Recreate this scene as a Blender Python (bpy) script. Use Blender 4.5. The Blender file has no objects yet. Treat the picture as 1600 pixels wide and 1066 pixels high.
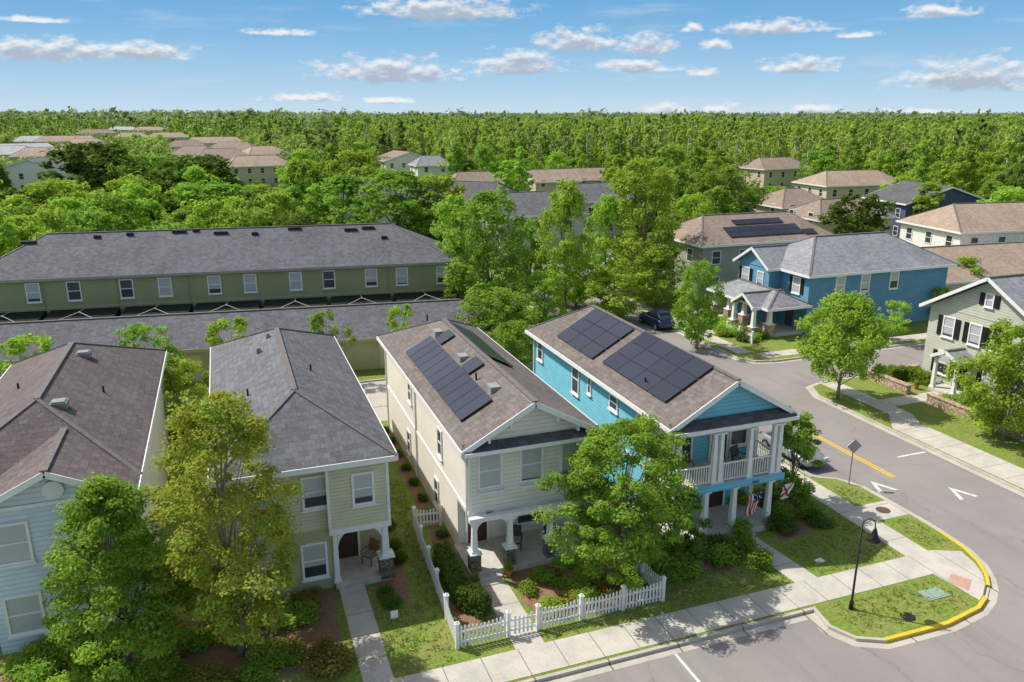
import bpy, bmesh, math, random
import numpy as np
from mathutils import Vector, Matrix
R=math.radians
random.seed(7); rng=np.random.default_rng(7)
scene=bpy.context.scene; col=scene.collection
H=20.0; F=1225.0; PITCH=math.atan(355/1225); YAW=R(20)
SP,CP=math.sin(PITCH),math.cos(PITCH); SY,CY=math.sin(YAW),math.cos(YAW)
def ray(u,v):
    a=(u-800)/F; b=(533-v)/F; fc=CP+SP*b
    return Vector((fc*SY+a*CY, fc*CY-a*SY, -(SP-CP*b)))
def G(u,v,z=0.0):
    d=ray(u,v); t=(H-z)/(-d.z); return Vector((d.x*t,d.y*t,z))
def atY(u,v,Y):
    d=ray(u,v); t=Y/d.y; return Vector((d.x*t,Y,H+d.z*t))
def atX(u,v,X):
    d=ray(u,v); t=X/d.x; return Vector((X,d.y*t,H+d.z*t))
def hit(u,v,p,n):
    d=ray(u,v); o=Vector((0,0,H)); t=(Vector(p)-o).dot(n)/d.dot(n); return o+d*t
# ---------------------------------------------------------------- camera
cam=bpy.data.cameras.new('camera'); co=bpy.data.objects.new('camera',cam); col.objects.link(co)
cam.sensor_width=36; cam.lens=F/1600*36; cam.clip_end=9000; cam.clip_start=.5
co.location=(0,0,H); co.rotation_euler=(math.pi/2-PITCH,0,-YAW); scene.camera=co
scene.view_settings.view_transform='Standard'; scene.view_settings.look='None'; scene.view_settings.exposure=0
# ---------------------------------------------------------------- materials
def newmat(name):
    m=bpy.data.materials.new(name); m.use_nodes=True; nt=m.node_tree
    b=nt.nodes['Principled BSDF']; return m,nt,b
def mth(nt,op,a,b=None,c=None,clamp=False):
    n=nt.nodes.new('ShaderNodeMath'); n.operation=op; n.use_clamp=clamp
    for i,x in enumerate((a,b,c)):
        if x is None: continue
        if isinstance(x,(int,float)): n.inputs[i].default_value=x
        else: nt.links.new(x,n.inputs[i])
    return n.outputs[0]
def mixc(nt,fac,a,b,mode='MIX'):
    n=nt.nodes.new('ShaderNodeMix'); n.data_type='RGBA'; n.blend_type=mode
    for s,x in ((n.inputs[0],fac),(n.inputs[6],a),(n.inputs[7],b)):
        if isinstance(x,(int,float)): s.default_value=x
        elif isinstance(x,tuple): s.default_value=(*x[:3],1)
        else: nt.links.new(x,s)
    return n.outputs[2]
def noise(nt,vec,scale,detail=3,rough=.55):
    n=nt.nodes.new('ShaderNodeTexNoise'); n.inputs['Scale'].default_value=scale
    n.inputs['Detail'].default_value=detail; n.inputs['Roughness'].default_value=rough
    if vec is not None: nt.links.new(vec,n.inputs['Vector'])
    return n.outputs['Fac']
def ramp(nt,fac,lo,hi):
    n=nt.nodes.new('ShaderNodeMapRange'); n.inputs[1].default_value=lo; n.inputs[2].default_value=hi
    n.interpolation_type='SMOOTHSTEP'; nt.links.new(fac,n.inputs[0]); return n.outputs[0]
def bump(nt,h,b,strength=.3,dist=.05):
    n=nt.nodes.new('ShaderNodeBump'); n.inputs['Strength'].default_value=strength; n.inputs['Distance'].default_value=dist
    nt.links.new(h,n.inputs['Height']); nt.links.new(n.outputs[0],b.inputs['Normal'])
def ocoord(nt): return nt.nodes.new('ShaderNodeTexCoord').outputs['Object']
def sepv(nt,v):
    n=nt.nodes.new('ShaderNodeSeparateXYZ'); nt.links.new(v,n.inputs[0]); return n.outputs
def comb(nt,x,y,z):
    n=nt.nodes.new('ShaderNodeCombineXYZ')
    for i,s in enumerate((x,y,z)):
        if isinstance(s,(int,float)): n.inputs[i].default_value=s
        else: nt.links.new(s,n.inputs[i])
    return n.outputs[0]
def M(name,c,c2=None,scale=3,rough=.8,bs=0,bscale=30,metal=0,spec=.3,fine=.12):
    m,nt,b=newmat(name); v=ocoord(nt)
    if c2 is None: c2=tuple(x*.8 for x in c)
    f=ramp(nt,noise(nt,v,scale,3),.3,.7); cc=mixc(nt,f,c,c2)
    if fine:
        g=noise(nt,v,bscale,1); cc=mixc(nt,fine,cc,mixc(nt,g,(0,0,0),tuple(min(1,x*2) for x in c)))
    nt.links.new(cc,b.inputs['Base Color']); b.inputs['Roughness'].default_value=rough
    b.inputs['Metallic'].default_value=metal; b.inputs['Specular IOR Level'].default_value=spec
    if bs: bump(nt,noise(nt,v,bscale,2),b,bs,.03)
    return m
def siding(name,c,period=.2,strength=.6):
    m,nt,b=newmat(name); v=ocoord(nt); z=sepv(nt,v)[2]
    f=mth(nt,'FRACT',mth(nt,'MULTIPLY',z,1/period))
    edge=ramp(nt,f,.0,.22)
    n=ramp(nt,noise(nt,v,1.3,3),.3,.75)
    base=mixc(nt,n,c,tuple(x*.88 for x in c))
    cc=mixc(nt,edge,tuple(x*.58 for x in c),base)
    nt.links.new(cc,b.inputs['Base Color']); b.inputs['Roughness'].default_value=.7; b.inputs['Specular IOR Level'].default_value=.25
    bump(nt,mth(nt,'SUBTRACT',1.0,f),b,strength,.03); return m
def shingle(name,c1,c2,mortar=.45,streak=(.5,.5,.5)):
    m,nt,b=newmat(name); tc=nt.nodes.new('ShaderNodeTexCoord'); o=sepv(nt,tc.outputs['Object']); n=sepv(nt,tc.outputs['Normal'])
    ax=mth(nt,'ABSOLUTE',n[0]); ay=mth(nt,'ABSOLUTE',n[1]); sel=mth(nt,'GREATER_THAN',ax,ay)
    u=mth(nt,'ADD',mth(nt,'MULTIPLY',sel,o[1]),mth(nt,'MULTIPLY',mth(nt,'SUBTRACT',1.0,sel),o[0]))
    vec=comb(nt,u,mth(nt,'MULTIPLY',o[2],2.0),0.0)
    br=nt.nodes.new('ShaderNodeTexBrick'); nt.links.new(vec,br.inputs['Vector'])
    br.inputs['Scale'].default_value=1.0; br.inputs['Brick Width'].default_value=.36; br.inputs['Row Height'].default_value=.26
    br.inputs['Mortar Size'].default_value=.016; br.inputs['Mortar Smooth'].default_value=.6; br.inputs['Bias'].default_value=0
    br.inputs['Color1'].default_value=(*[x*.74 for x in c1],1); br.inputs['Color2'].default_value=(*[x*1.18 for x in c2],1); br.inputs['Mortar'].default_value=(*[x*mortar for x in c1],1)
    st=comb(nt,mth(nt,'MULTIPLY',u,1.6),mth(nt,'MULTIPLY',o[2],.25),0.0)
    f=ramp(nt,noise(nt,st,1.0,3),.42,.75)
    cc=mixc(nt,mth(nt,'MULTIPLY',f,.6),br.outputs[0],mixc(nt,1.0,br.outputs[0],streak,'MULTIPLY'))
    g=noise(nt,tc.outputs['Object'],7,3,.8); cc=mixc(nt,.4,cc,mixc(nt,ramp(nt,g,.3,.7),tuple(x*.3 for x in c1),tuple(min(1,x*1.8) for x in c1)))
    g2=noise(nt,tc.outputs['Object'],.35,2); cc=mixc(nt,.3,cc,mixc(nt,g2,tuple(x*.5 for x in c1),tuple(x*1.6 for x in c2)))
    nt.links.new(cc,b.inputs['Base Color']); b.inputs['Roughness'].default_value=.9; b.inputs['Specular IOR Level'].default_value=.2
    return m
def leafmat(name,c1,c2,c3=None,nscale=.5,trans=.5,objvar=0.16,f3=.7):
    m=bpy.data.materials.new(name); m.use_nodes=True; nt=m.node_tree
    b=nt.nodes['Principled BSDF']; out=nt.nodes['Material Output']; nt.nodes.remove(b); b=nt.nodes.new('ShaderNodeBsdfDiffuse')
    geo=nt.nodes.new('ShaderNodeNewGeometry'); oi=nt.nodes.new('ShaderNodeObjectInfo'); v=ocoord(nt)
    cc=mixc(nt,geo.outputs['Random Per Island'],c1,c2)
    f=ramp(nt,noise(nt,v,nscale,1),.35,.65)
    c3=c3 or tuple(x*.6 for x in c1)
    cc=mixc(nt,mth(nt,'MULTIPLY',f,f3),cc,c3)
    if objvar:
        hs=nt.nodes.new('ShaderNodeHueSaturation')
        nt.links.new(mth(nt,'ADD',mth(nt,'MULTIPLY',oi.outputs['Random'],.025),.49),hs.inputs['Hue'])
        nt.links.new(mth(nt,'ADD',mth(nt,'MULTIPLY',oi.outputs['Random'],objvar*2),1-objvar),hs.inputs['Value'])
        nt.links.new(cc,hs.inputs['Color']); cc=hs.outputs[0]
    nt.links.new(cc,b.inputs['Color'])
    tr=nt.nodes.new('ShaderNodeBsdfTranslucent'); nt.links.new(cc,tr.inputs[0])
    mx=nt.nodes.new('ShaderNodeMixShader'); mx.inputs[0].default_value=trans
    nt.links.new(b.outputs[0],mx.inputs[1]); nt.links.new(tr.outputs[0],mx.inputs[2]); nt.links.new(mx.outputs[0],out.inputs['Surface'])
    return m
def concrete(name,c,axis=0,step=1.5):
    m,nt,b=newmat(name); v=ocoord(nt); o=sepv(nt,v)
    f=mth(nt,'FRACT',mth(nt,'MULTIPLY',o[axis],1/step)); j=mth(nt,'LESS_THAN',f,.025)
    cc=mixc(nt,ramp(nt,noise(nt,v,.8,4,.7),.3,.75),c,tuple(x*.68 for x in c))
    cc=mixc(nt,.3,cc,mixc(nt,noise(nt,v,25,2),(0,0,0),tuple(min(1,x*2) for x in c)))
    cc=mixc(nt,j,cc,tuple(x*.35 for x in c)); nt.links.new(cc,b.inputs['Base Color']); b.inputs['Roughness'].default_value=.9
    return m
def stone(name,c1,c2,sc=5):
    m,nt,b=newmat(name); v=ocoord(nt); o=sepv(nt,v)
    vec=comb(nt,mth(nt,'ADD',o[0],o[1]),mth(nt,'MULTIPLY',o[2],1.8),mth(nt,'SUBTRACT',o[0],o[1]))
    vo=nt.nodes.new('ShaderNodeTexVoronoi'); vo.inputs['Scale'].default_value=sc; nt.links.new(vec,vo.inputs['Vector'])
    s=sepv(nt,vo.outputs['Color'])[0]; cc=mixc(nt,s,c1,c2)
    vd=nt.nodes.new('ShaderNodeTexVoronoi'); vd.feature='DISTANCE_TO_EDGE'; vd.inputs['Scale'].default_value=sc; nt.links.new(vec,vd.inputs['Vector'])
    e=ramp(nt,vd.outputs['Distance'],.0,.09); cc=mixc(nt,e,tuple(x*.3 for x in c1),cc)
    nt.links.new(cc,b.inputs['Base Color']); b.inputs['Roughness'].default_value=.85; bump(nt,e,b,.6,.04); return m
def asphalt():
    m,nt,b=newmat('asphalt'); v=ocoord(nt); c=(.30,.275,.262)
    cc=mixc(nt,ramp(nt,noise(nt,v,.18,5,.65),.3,.7),c,tuple(x*.74 for x in c))
    cc=mixc(nt,.45,cc,mixc(nt,noise(nt,v,22,4,.85),(0,0,0),tuple(x*2 for x in c)))
    o=sepv(nt,v); st=noise(nt,comb(nt,mth(nt,'MULTIPLY',o[0],.9),mth(nt,'MULTIPLY',o[1],.08),0.0),1.0,3,.6)
    cc=mixc(nt,mth(nt,'MULTIPLY',ramp(nt,st,.5,.72),.35),cc,tuple(x*.62 for x in c))
    vd=nt.nodes.new('ShaderNodeTexVoronoi'); vd.feature='DISTANCE_TO_EDGE'; vd.inputs['Scale'].default_value=.11
    n=nt.nodes.new('ShaderNodeTexNoise'); n.inputs['Scale'].default_value=.6; n.inputs['Detail'].default_value=4; nt.links.new(v,n.inputs['Vector'])
    ad=nt.nodes.new('ShaderNodeVectorMath'); ad.operation='MULTIPLY_ADD'; nt.links.new(n.outputs['Color'],ad.inputs[0]); ad.inputs[1].default_value=(2.5,2.5,0); nt.links.new(v,ad.inputs[2])
    nt.links.new(ad.outputs[0],vd.inputs['Vector']); e=ramp(nt,vd.outputs['Distance'],.0,.005)
    cc=mixc(nt,e,tuple(x*.72 for x in c),cc); nt.links.new(cc,b.inputs['Base Color']); b.inputs['Roughness'].default_value=.93; b.inputs['Specular IOR Level'].default_value=.2; return m

WHITE=M('white_paint',(.85,.85,.83),(.78,.78,.76),rough=.5,fine=.03)
CREAM=M('cream_stucco',(.90,.85,.76),(.84,.79,.70),scale=.7)
CREAMSID=siding('cream_siding',(.86,.83,.72))
SAGE=siding('sage_siding',(.66,.65,.45),.16)
OLIVEW=M('olive_wall',(.46,.45,.27),(.40,.39,.23),scale=.8)
TEAL=siding('turquoise_siding',(.20,.56,.70),.2,.8)
PALEBLUE=siding('pale_blue_siding',(.66,.76,.85))
PALEW=M('pale_stucco',(.76,.79,.79),(.70,.73,.73),scale=.6)
GREENROW=M('green_stucco',(.35,.365,.20),(.31,.325,.175),scale=.5)
BLUEH=siding('deep_blue_siding',(.13,.32,.47),.2)
GREYGREEN=siding('grey_green_siding',(.54,.55,.46),.2)
TAN=M('tan_wall',(.64,.55,.42),(.57,.49,.37)); GREYW=siding('grey_siding',(.58,.59,.61)); DARKBLUE=siding('navy_siding',(.08,.11,.20)); OFFW=M('off_white_wall',(.88,.87,.85)); OLV2=siding('muted_olive_siding',(.40,.40,.31))
RF3=shingle('brown_grey_shingle',(.15,.128,.118),(.22,.192,.178))
RF1=shingle('purple_brown_shingle',(.118,.097,.097),(.18,.152,.15),streak=(.42,.4,.4))
RF2=shingle('slate_grey_shingle',(.115,.118,.13),(.205,.208,.222))
RFG=shingle('charcoal_shingle',(.115,.115,.132),(.185,.183,.205))
RFB=shingle('blue_grey_shingle',(.22,.235,.25),(.32,.33,.35))
RFT=shingle('tan_shingle',(.33,.25,.19),(.42,.33,.26)); RFK=shingle('dark_brown_shingle',(.26,.20,.16),(.33,.265,.22)); RFLG=shingle('light_grey_shingle',(.38,.39,.40),(.48,.48,.49))
RFD=shingle('near_black_shingle',(.09,.09,.095),(.15,.15,.155))
CAP=M('ridge_cap',(.19,.175,.165),(.13,.12,.115),scale=6,rough=.9)
ASPH=asphalt()
CON=concrete('concrete_walk',(.60,.545,.46),0); CONY=concrete('concrete_walk_side',(.60,.545,.46),1); KERB=concrete('kerb_concrete',(.53,.48,.41),0,3.0)
ALLEY=M('alley_concrete',(.52,.48,.43),(.42,.38,.34),scale=.3)
MULCH=M('mulch',(.29,.165,.105),(.17,.105,.065),scale=5,bs=.6,bscale=20,fine=.35)
YEL=M('yellow_paint',(.80,.53,.03),(.66,.44,.05),scale=6,rough=.7); WLINE=M('road_white_paint',(.76,.76,.74),(.55,.55,.52),scale=4)
BLACK=M('black_metal',(.03,.03,.032),rough=.4,metal=.3,fine=0); GREYM=M('grey_metal',(.35,.35,.36),rough=.45,metal=.7,fine=0); PFR=M('panel_frame_metal',(.06,.06,.065),rough=.4,metal=.5,fine=0)
DOORD=M('dark_door',(.09,.045,.035),rough=.4); STN=stone('dark_stone',(.10,.085,.075),(.30,.25,.21)); STN2=stone('tan_stone',(.42,.27,.18),(.64,.5,.38),3.5)
BARK=M('bark',(.32,.26,.20),(.19,.155,.12),scale=6,rough=.95)
WOOD=M('brown_wood',(.3,.16,.08)); WICK=M('dark_wicker',(.09,.07,.055)); CUSH=M('grey_cushion',(.35,.35,.36))
SCREEN=M('insect_screen',(.03,.036,.03),(.045,.05,.04),rough=1,spec=.0); SFRAME=M('screen_frame',(.62,.62,.6),rough=.5); PORCH=M('porch_floor',(.62,.58,.51)); TERRA=M('terracotta',(.5,.2,.1)); RUST=M('tactile_red',(.55,.33,.25))
def glass(name,c,blind=None):
    m,nt,b=newmat(name); v=ocoord(nt); o=sepv(nt,v); g=nt.nodes.new('ShaderNodeTexCoord').outputs['Generated']; oi=nt.nodes.new('ShaderNodeObjectInfo')
    cc=mixc(nt,oi.outputs['Random'],c,tuple(x*.5 for x in c))
    if blind:
        h=mth(nt,'GREATER_THAN',sepv(nt,g)[2],mth(nt,'SUBTRACT',mth(nt,'MULTIPLY',oi.outputs['Random'],.6),.15))
        sl=mth(nt,'FRACT',mth(nt,'MULTIPLY',o[2],14)); bl=mixc(nt,ramp(nt,sl,0,.6),tuple(x*.7 for x in blind),blind)
        cc=mixc(nt,h,cc,bl)
    nt.links.new(cc,b.inputs['Base Color']); b.inputs['Roughness'].default_value=.06; b.inputs['Specular IOR Level'].default_value=.6; return m
GL=glass('window_glass',(.06,.08,.10)); GB=glass('window_glass_blinds',(.07,.09,.11),(.50,.53,.56))
def solar():
    m,nt,b=newmat('solar_cells'); v=ocoord(nt); o=sepv(nt,v)
    fx=mth(nt,'FRACT',mth(nt,'MULTIPLY',o[0],1/.165)); fy=mth(nt,'FRACT',mth(nt,'MULTIPLY',o[1],1/.165))
    l=mth(nt,'MAXIMUM',mth(nt,'LESS_THAN',fx,.07),mth(nt,'LESS_THAN',fy,.07))
    oi=nt.nodes.new('ShaderNodeObjectInfo')
    cc=mixc(nt,l,mixc(nt,oi.outputs['Random'],(.018,.021,.036),(.032,.034,.055)),(.05,.053,.07))
    nt.links.new(cc,b.inputs['Base Color']); b.inputs['Roughness'].default_value=.25; b.inputs['Specular IOR Level'].default_value=.4; return m
SOLAR=solar()
def lawn(name,g1,g2,br,bf=.85):
    m,nt,b=newmat(name); v=ocoord(nt)
    cc=mixc(nt,ramp(nt,noise(nt,v,1.6,4,.75),.3,.7),g1,g2)
    cc=mixc(nt,mth(nt,'MULTIPLY',ramp(nt,noise(nt,v,.5,6,.8),.44,.64),bf),cc,br)
    cc=mixc(nt,.6,cc,mixc(nt,ramp(nt,noise(nt,v,7,5,.85),.25,.75),tuple(x*.35 for x in g2),tuple(min(1,x*1.6) for x in g1)))
    nt.links.new(cc,b.inputs['Base Color']); b.inputs['Roughness'].default_value=.95; b.inputs['Specular IOR Level'].default_value=.1
    bump(nt,noise(nt,v,14,3,.8),b,.7,.06); return m
LAWN=lawn('lawn_grass',(.21,.29,.05),(.15,.21,.045),(.33,.27,.13),.95); WILD=lawn('wild_ground',(.20,.29,.06),(.14,.20,.05),(.24,.22,.09))
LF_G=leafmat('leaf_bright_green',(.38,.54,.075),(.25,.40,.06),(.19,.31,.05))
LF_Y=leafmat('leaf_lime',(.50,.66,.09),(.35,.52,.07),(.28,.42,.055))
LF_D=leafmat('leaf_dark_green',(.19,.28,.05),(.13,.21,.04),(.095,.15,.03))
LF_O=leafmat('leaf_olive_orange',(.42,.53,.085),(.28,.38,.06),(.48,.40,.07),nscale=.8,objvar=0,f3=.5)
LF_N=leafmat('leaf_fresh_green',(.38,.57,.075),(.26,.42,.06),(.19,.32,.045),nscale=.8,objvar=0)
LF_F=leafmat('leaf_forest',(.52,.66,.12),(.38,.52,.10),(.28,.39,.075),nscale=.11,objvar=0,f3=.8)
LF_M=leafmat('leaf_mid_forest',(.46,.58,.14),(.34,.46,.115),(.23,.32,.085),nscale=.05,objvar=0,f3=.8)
LF_FF=leafmat('leaf_far_forest_hazed',(.36,.45,.20),(.28,.36,.17),(.20,.27,.15),nscale=.018,objvar=0,f3=.8)  # distance haze painted in as a paler, bluer leaf colour
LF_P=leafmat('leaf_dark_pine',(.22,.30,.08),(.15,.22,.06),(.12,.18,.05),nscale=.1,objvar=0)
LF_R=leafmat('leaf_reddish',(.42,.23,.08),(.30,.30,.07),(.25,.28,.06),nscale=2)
PALEBARK=M('pale_bark',(.5,.46,.39),(.34,.3,.25),scale=.5,rough=.95,fine=0)
# ---------------------------------------------------------------- mesh helpers
ORG={}
class MB:
    def __init__(s): s.v=[]; s.f=[]
    def add(s,vs,fs):
        k=len(s.v); s.v+= [tuple(v) for v in vs]; s.f+=[[i+k for i in f] for f in fs]; return s
    def box(s,x0,x1,y0,y1,z0,z1):
        return s.add([(x0,y0,z0),(x1,y0,z0),(x1,y1,z0),(x0,y1,z0),(x0,y0,z1),(x1,y0,z1),(x1,y1,z1),(x0,y1,z1)],
            [(3,2,1,0),(4,5,6,7),(0,1,5,4),(1,2,6,5),(2,3,7,6),(3,0,4,7)])
    def poly(s,p): return s.add(p,[list(range(len(p)))])
    def prism(s,p,z0,z1):
        n=len(p); vs=[(x,y,z0) for x,y in p]+[(x,y,z1) for x,y in p]
        return s.add(vs,[list(range(n))[::-1],list(range(n,2*n))]+[[i,(i+1)%n,n+(i+1)%n,n+i] for i in range(n)])
    def bar(s,a,b,w,h):
        a=Vector(a); b=Vector(b); d=(b-a).normalized(); sd=d.cross(Vector((0,0,1)))
        if sd.length<1e-3: sd=Vector((1,0,0))
        sd.normalize(); up=sd.cross(d).normalized(); sd*=w/2; up*=h/2
        vs=[a-sd-up,a+sd-up,a+sd+up,a-sd+up,b-sd-up,b+sd-up,b+sd+up,b-sd+up]
        return s.add(vs,[(0,1,2,3),(7,6,5,4),(0,4,5,1),(1,5,6,2),(2,6,7,3),(3,7,4,0)])
    def tube(s,pts,rad,n=8):
        pts=[Vector(p) for p in pts]; k=len(s.v); m=len(pts)
        for i,p in enumerate(pts):
            d=(pts[min(i+1,m-1)]-pts[max(i-1,0)]).normalized(); x=d.cross(Vector((0,1,0)) if abs(d.y)<.9 else Vector((1,0,0))).normalized(); y=d.cross(x)
            for j in range(n):
                a=2*math.pi*j/n; s.v.append(tuple(p+(x*math.cos(a)+y*math.sin(a))*rad[i]))
        for i in range(m-1):
            for j in range(n): s.f.append([k+i*n+j,k+i*n+(j+1)%n,k+(i+1)*n+(j+1)%n,k+(i+1)*n+j])
        s.f.append([k+j for j in range(n)][::-1]); s.f.append([k+(m-1)*n+j for j in range(n)]); return s
    def mesh(s,name,mat,org=(0,0,0),smooth=False):
        me=bpy.data.meshes.new(name); me.from_pydata([(x-org[0],y-org[1],z-org[2]) for x,y,z in s.v],[],s.f)
        bm=bmesh.new(); bm.from_mesh(me); bmesh.ops.recalc_face_normals(bm,faces=bm.faces); bm.to_mesh(me); bm.free()
        if smooth: me.polygons.foreach_set('use_smooth',[True]*len(me.polygons))
        me.materials.append(mat); return me
    def build(s,name,mat,parent=None,smooth=False):
        org=ORG.get(parent.name,(0,0,0)) if parent else (0,0,0)
        o=bpy.data.objects.new(name,s.mesh(name,mat,org,smooth)); col.objects.link(o)
        if parent: o.parent=parent; ORG[o.name]=org
        return o
def tag(o,label,cat,group=None,kind=None):
    o['label']=label; o['category']=cat
    if group: o['group']=group
    if kind: o['kind']=kind
    return o
def struct(name,mb,mat):
    o=mb.build(name,mat); o['kind']='structure'; return o
def T(name,label,cat,loc,rotz=0,group=None,local=False):
    o=bpy.data.objects.new(name,None); o.empty_display_size=.3; col.objects.link(o); o.location=loc; o.rotation_euler=(0,0,rotz)
    tag(o,label,cat,group); ORG[o.name]=(0,0,0) if local else tuple(loc); return o
def child(name,me,parent,loc=(0,0,0),rot=(0,0,0)):
    o=bpy.data.objects.new(name,me); col.objects.link(o); o.parent=parent
    org=ORG.get(parent.name,(0,0,0)); o.location=Vector(loc)-Vector(org) if loc!=(0,0,0) else (0,0,0); o.rotation_euler=rot; return o
def ribbon(pts,w0,w1,z0,z1,closed=False,mb=None):
    mb=mb or MB(); n=len(pts); P=[Vector((p[0],p[1])) for p in pts]; N=[]
    for i in range(n):
        a=P[i-1] if (i>0 or closed) else P[i]; b=P[(i+1)%n] if (i<n-1 or closed) else P[i]
        d1=(P[i]-a); d2=(b-P[i]); d1=d1.normalized() if d1.length>1e-6 else d2.normalized(); d2=d2.normalized() if d2.length>1e-6 else d1
        n1=Vector((d1.y,-d1.x)); n2=Vector((d2.y,-d2.x)); m=(n1+n2).normalized(); N.append(m/max(.4,m.dot(n1)))
    k=len(mb.v)
    for i in range(n):
        a=P[i]+N[i]*w0; b=P[i]+N[i]*w1
        mb.v+=[(a.x,a.y,z0),(a.x,a.y,z1),(b.x,b.y,z1),(b.x,b.y,z0)]
    for i in range(n if closed else n-1):
        j=(i+1)%n
        for q in range(4): mb.f.append([k+4*i+q,k+4*j+q,k+4*j+(q+1)%4,k+4*i+(q+1)%4])
    if not closed: mb.f.append([k,k+1,k+2,k+3]); mb.f.append([k+4*(n-1)+q for q in (3,2,1,0)])
    return mb
def text_part(s,size,loc,rot,mat,parent):
    cu=bpy.data.curves.new('house_number','FONT'); cu.body=s; cu.size=size; cu.extrude=.01; cu.align_x='CENTER'
    o=bpy.data.objects.new('tmp_text',cu); col.objects.link(o); dg=bpy.context.evaluated_depsgraph_get()
    me=bpy.data.meshes.new_from_object(o.evaluated_get(dg)); bpy.data.objects.remove(o)
    me.materials.clear(); me.materials.append(mat); return child('house_number',me,parent,loc,rot)
# ---------------------------------------------------------------- foliage
def leaf_mesh(name,C,Rr,n,ls,mat,flat=.75,up=.6):
    C=np.asarray(C,float); Rr=np.asarray(Rr,float); ci=np.repeat(np.arange(len(C)),n); N=len(ci)
    d=rng.normal(size=(N,3)); d/=np.linalg.norm(d,axis=1)[:,None]; r=rng.random(N)**.55
    P=C[ci]+d*(r*Rr[ci])[:,None]*np.array([1,1,flat])
    nr=d*.7+rng.normal(size=(N,3))*.5+np.array([0,0,up]); nr/=np.linalg.norm(nr,axis=1)[:,None]
    t=np.cross(nr,rng.normal(size=(N,3))); t/=np.linalg.norm(t,axis=1)[:,None]; b=np.cross(nr,t)
    l=(np.asarray(ls)[ci] if np.ndim(ls) else ls)*(.6+.8*rng.random(N)); l=l[:,None]
    V=np.stack([P-t*l,P+b*l*.6,P+t*l,P-b*l*.6],1).reshape(-1,3)
    me=bpy.data.meshes.new(name); me.vertices.add(4*N); me.vertices.foreach_set('co',V.astype(np.float32).ravel())
    me.loops.add(4*N); me.loops.foreach_set('vertex_index',np.arange(4*N,dtype=np.int32))
    me.polygons.add(N); me.polygons.foreach_set('loop_start',np.arange(0,4*N,4,dtype=np.int32))
    me.update(calc_edges=True); me.materials.append(mat); return me
def prof(t,shape):
    if shape=='round': return np.sqrt(np.clip(1-(2*t-1)**2,0,1))**.8
    if shape=='oval': return np.sin(np.pi*np.clip(t*.85+.12,0,1))**.7
    if shape=='cone': return (1-t)**.6*np.clip(t*5+.2,0,1)+.06
    if shape=='spread': return np.clip(np.sqrt(np.clip(1-((t-.45)/.56)**2,0,1)),0,1)
    return np.ones_like(t)
def crown_centres(h0,h1,Rc,n,shape):
    t=rng.random(n)*.96+.02; p1,p2=rng.random(2)*6.28; th=rng.random(n)*2*np.pi
    lob=1+.2*np.sin(2*th+p1)+.16*np.sin(3*th+7*t+p2)
    r=Rc*prof(t,shape)*lob*rng.random(n)**.42
    return np.stack([r*np.cos(th),r*np.sin(th),h0+(h1-h0)*t],1)
def trunk_mesh(name,h,r0,C,nl,lean=.03):
    mb=MB(); k=7; px=[(lean*h*math.sin(i*1.3)*i/k,lean*h*math.cos(i*.9)*i/k,h*.8*i/(k-1)-.05) for i in range(k)]
    mb.tube(px,[r0*(1.25 if i==0 else 1)*(1-i/(k-.2)*.9) for i in range(k)],9)
    idx=rng.permutation(len(C))[:nl]
    for i in idx:
        c=C[i]; z=max(h*.18,min(c[2]*.6,h*.7)); q=z/(h*.8)*(k-1); a=px[int(min(q,k-1))]
        s=Vector(a); e=Vector(c); m=s.lerp(e,.5)+Vector((0,0,(e-s).length*.1)); rr=r0*.38*(1-z/h*.5)
        mb.tube([s,m,e],[rr,rr*.6,rr*.15],5)
    return mb.mesh(name,BARK,smooth=True)
TV={}
def species(key,h,Rc,h0,shape,mat,ncl,nleaf,ls,clr,nl=14,r0=None):
    C=crown_centres(h0,h-clr*.6,Rc-clr*.4,ncl,shape); rad=clr*(.6+.7*rng.random(ncl))
    TV[key]=(h,Rc,trunk_mesh('trunk',h,r0 or h*.02,C,nl),leaf_mesh('crown',C,rad,nleaf,ls,mat))
def tree(key,x,y,h,r,label,cat='tree',group=None,name='tree',rot=None,z=.1):
    hh,rr,tm,cm=TV[key]; o=T(name,label,cat,(x,y,z),rot if rot is not None else random.random()*6.28,group,local=True)
    o.scale=(r/rr,r/rr,h/hh); child('trunk',tm,o); child('crown',cm,o); return o
def tree_px(key,u,vt,vf,w,label,group=None,name='tree'):
    p=G(u,vf); f=p.x*SY+p.y*CY; b=(533-vt)/F; t=f/(CP+SP*b); zt=H-t*(SP-CP*b)
    r=w/2/F*(f*CP+H*SP); return tree(key,p.x,p.y,zt,r,label,group=group,name=name)
for i,(sh,mt) in enumerate((('oval',LF_G),('round',LF_Y),('oval',LF_Y),('round',LF_G))): species('mid%d'%i,10,3.5,.9,sh,mt,140,90,.13,.72)
for i,(sh,mt) in enumerate((('round',LF_G),('round',LF_D),('oval',LF_G),('round',LF_Y),('spread',LF_D),('oval',LF_Y))): species('bg%d'%i,11,4.2,1.2,sh,mt,95,62,.22,.95,10)
for i in range(2): species('slim%d'%i,14,2.6,1.2,'oval',(LF_Y,LF_G)[i],95,62,.2,.7,8)
for i in range(2): species('small%d'%i,5,1.9,1.0,'round',(LF_Y,LF_G)[i],60,80,.09,.42,12,.06)
def blob(name,r,h,mat,n,ls):
    k=16; C=np.stack([(rng.random(k)-.5)*r*1.1,(rng.random(k)-.5)*r*1.1,h*.25+rng.random(k)*h*.45],1)
    return leaf_mesh(name,C,np.full(k,r*.5),n//k,ls,mat,flat=min(1,h/r))
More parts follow.
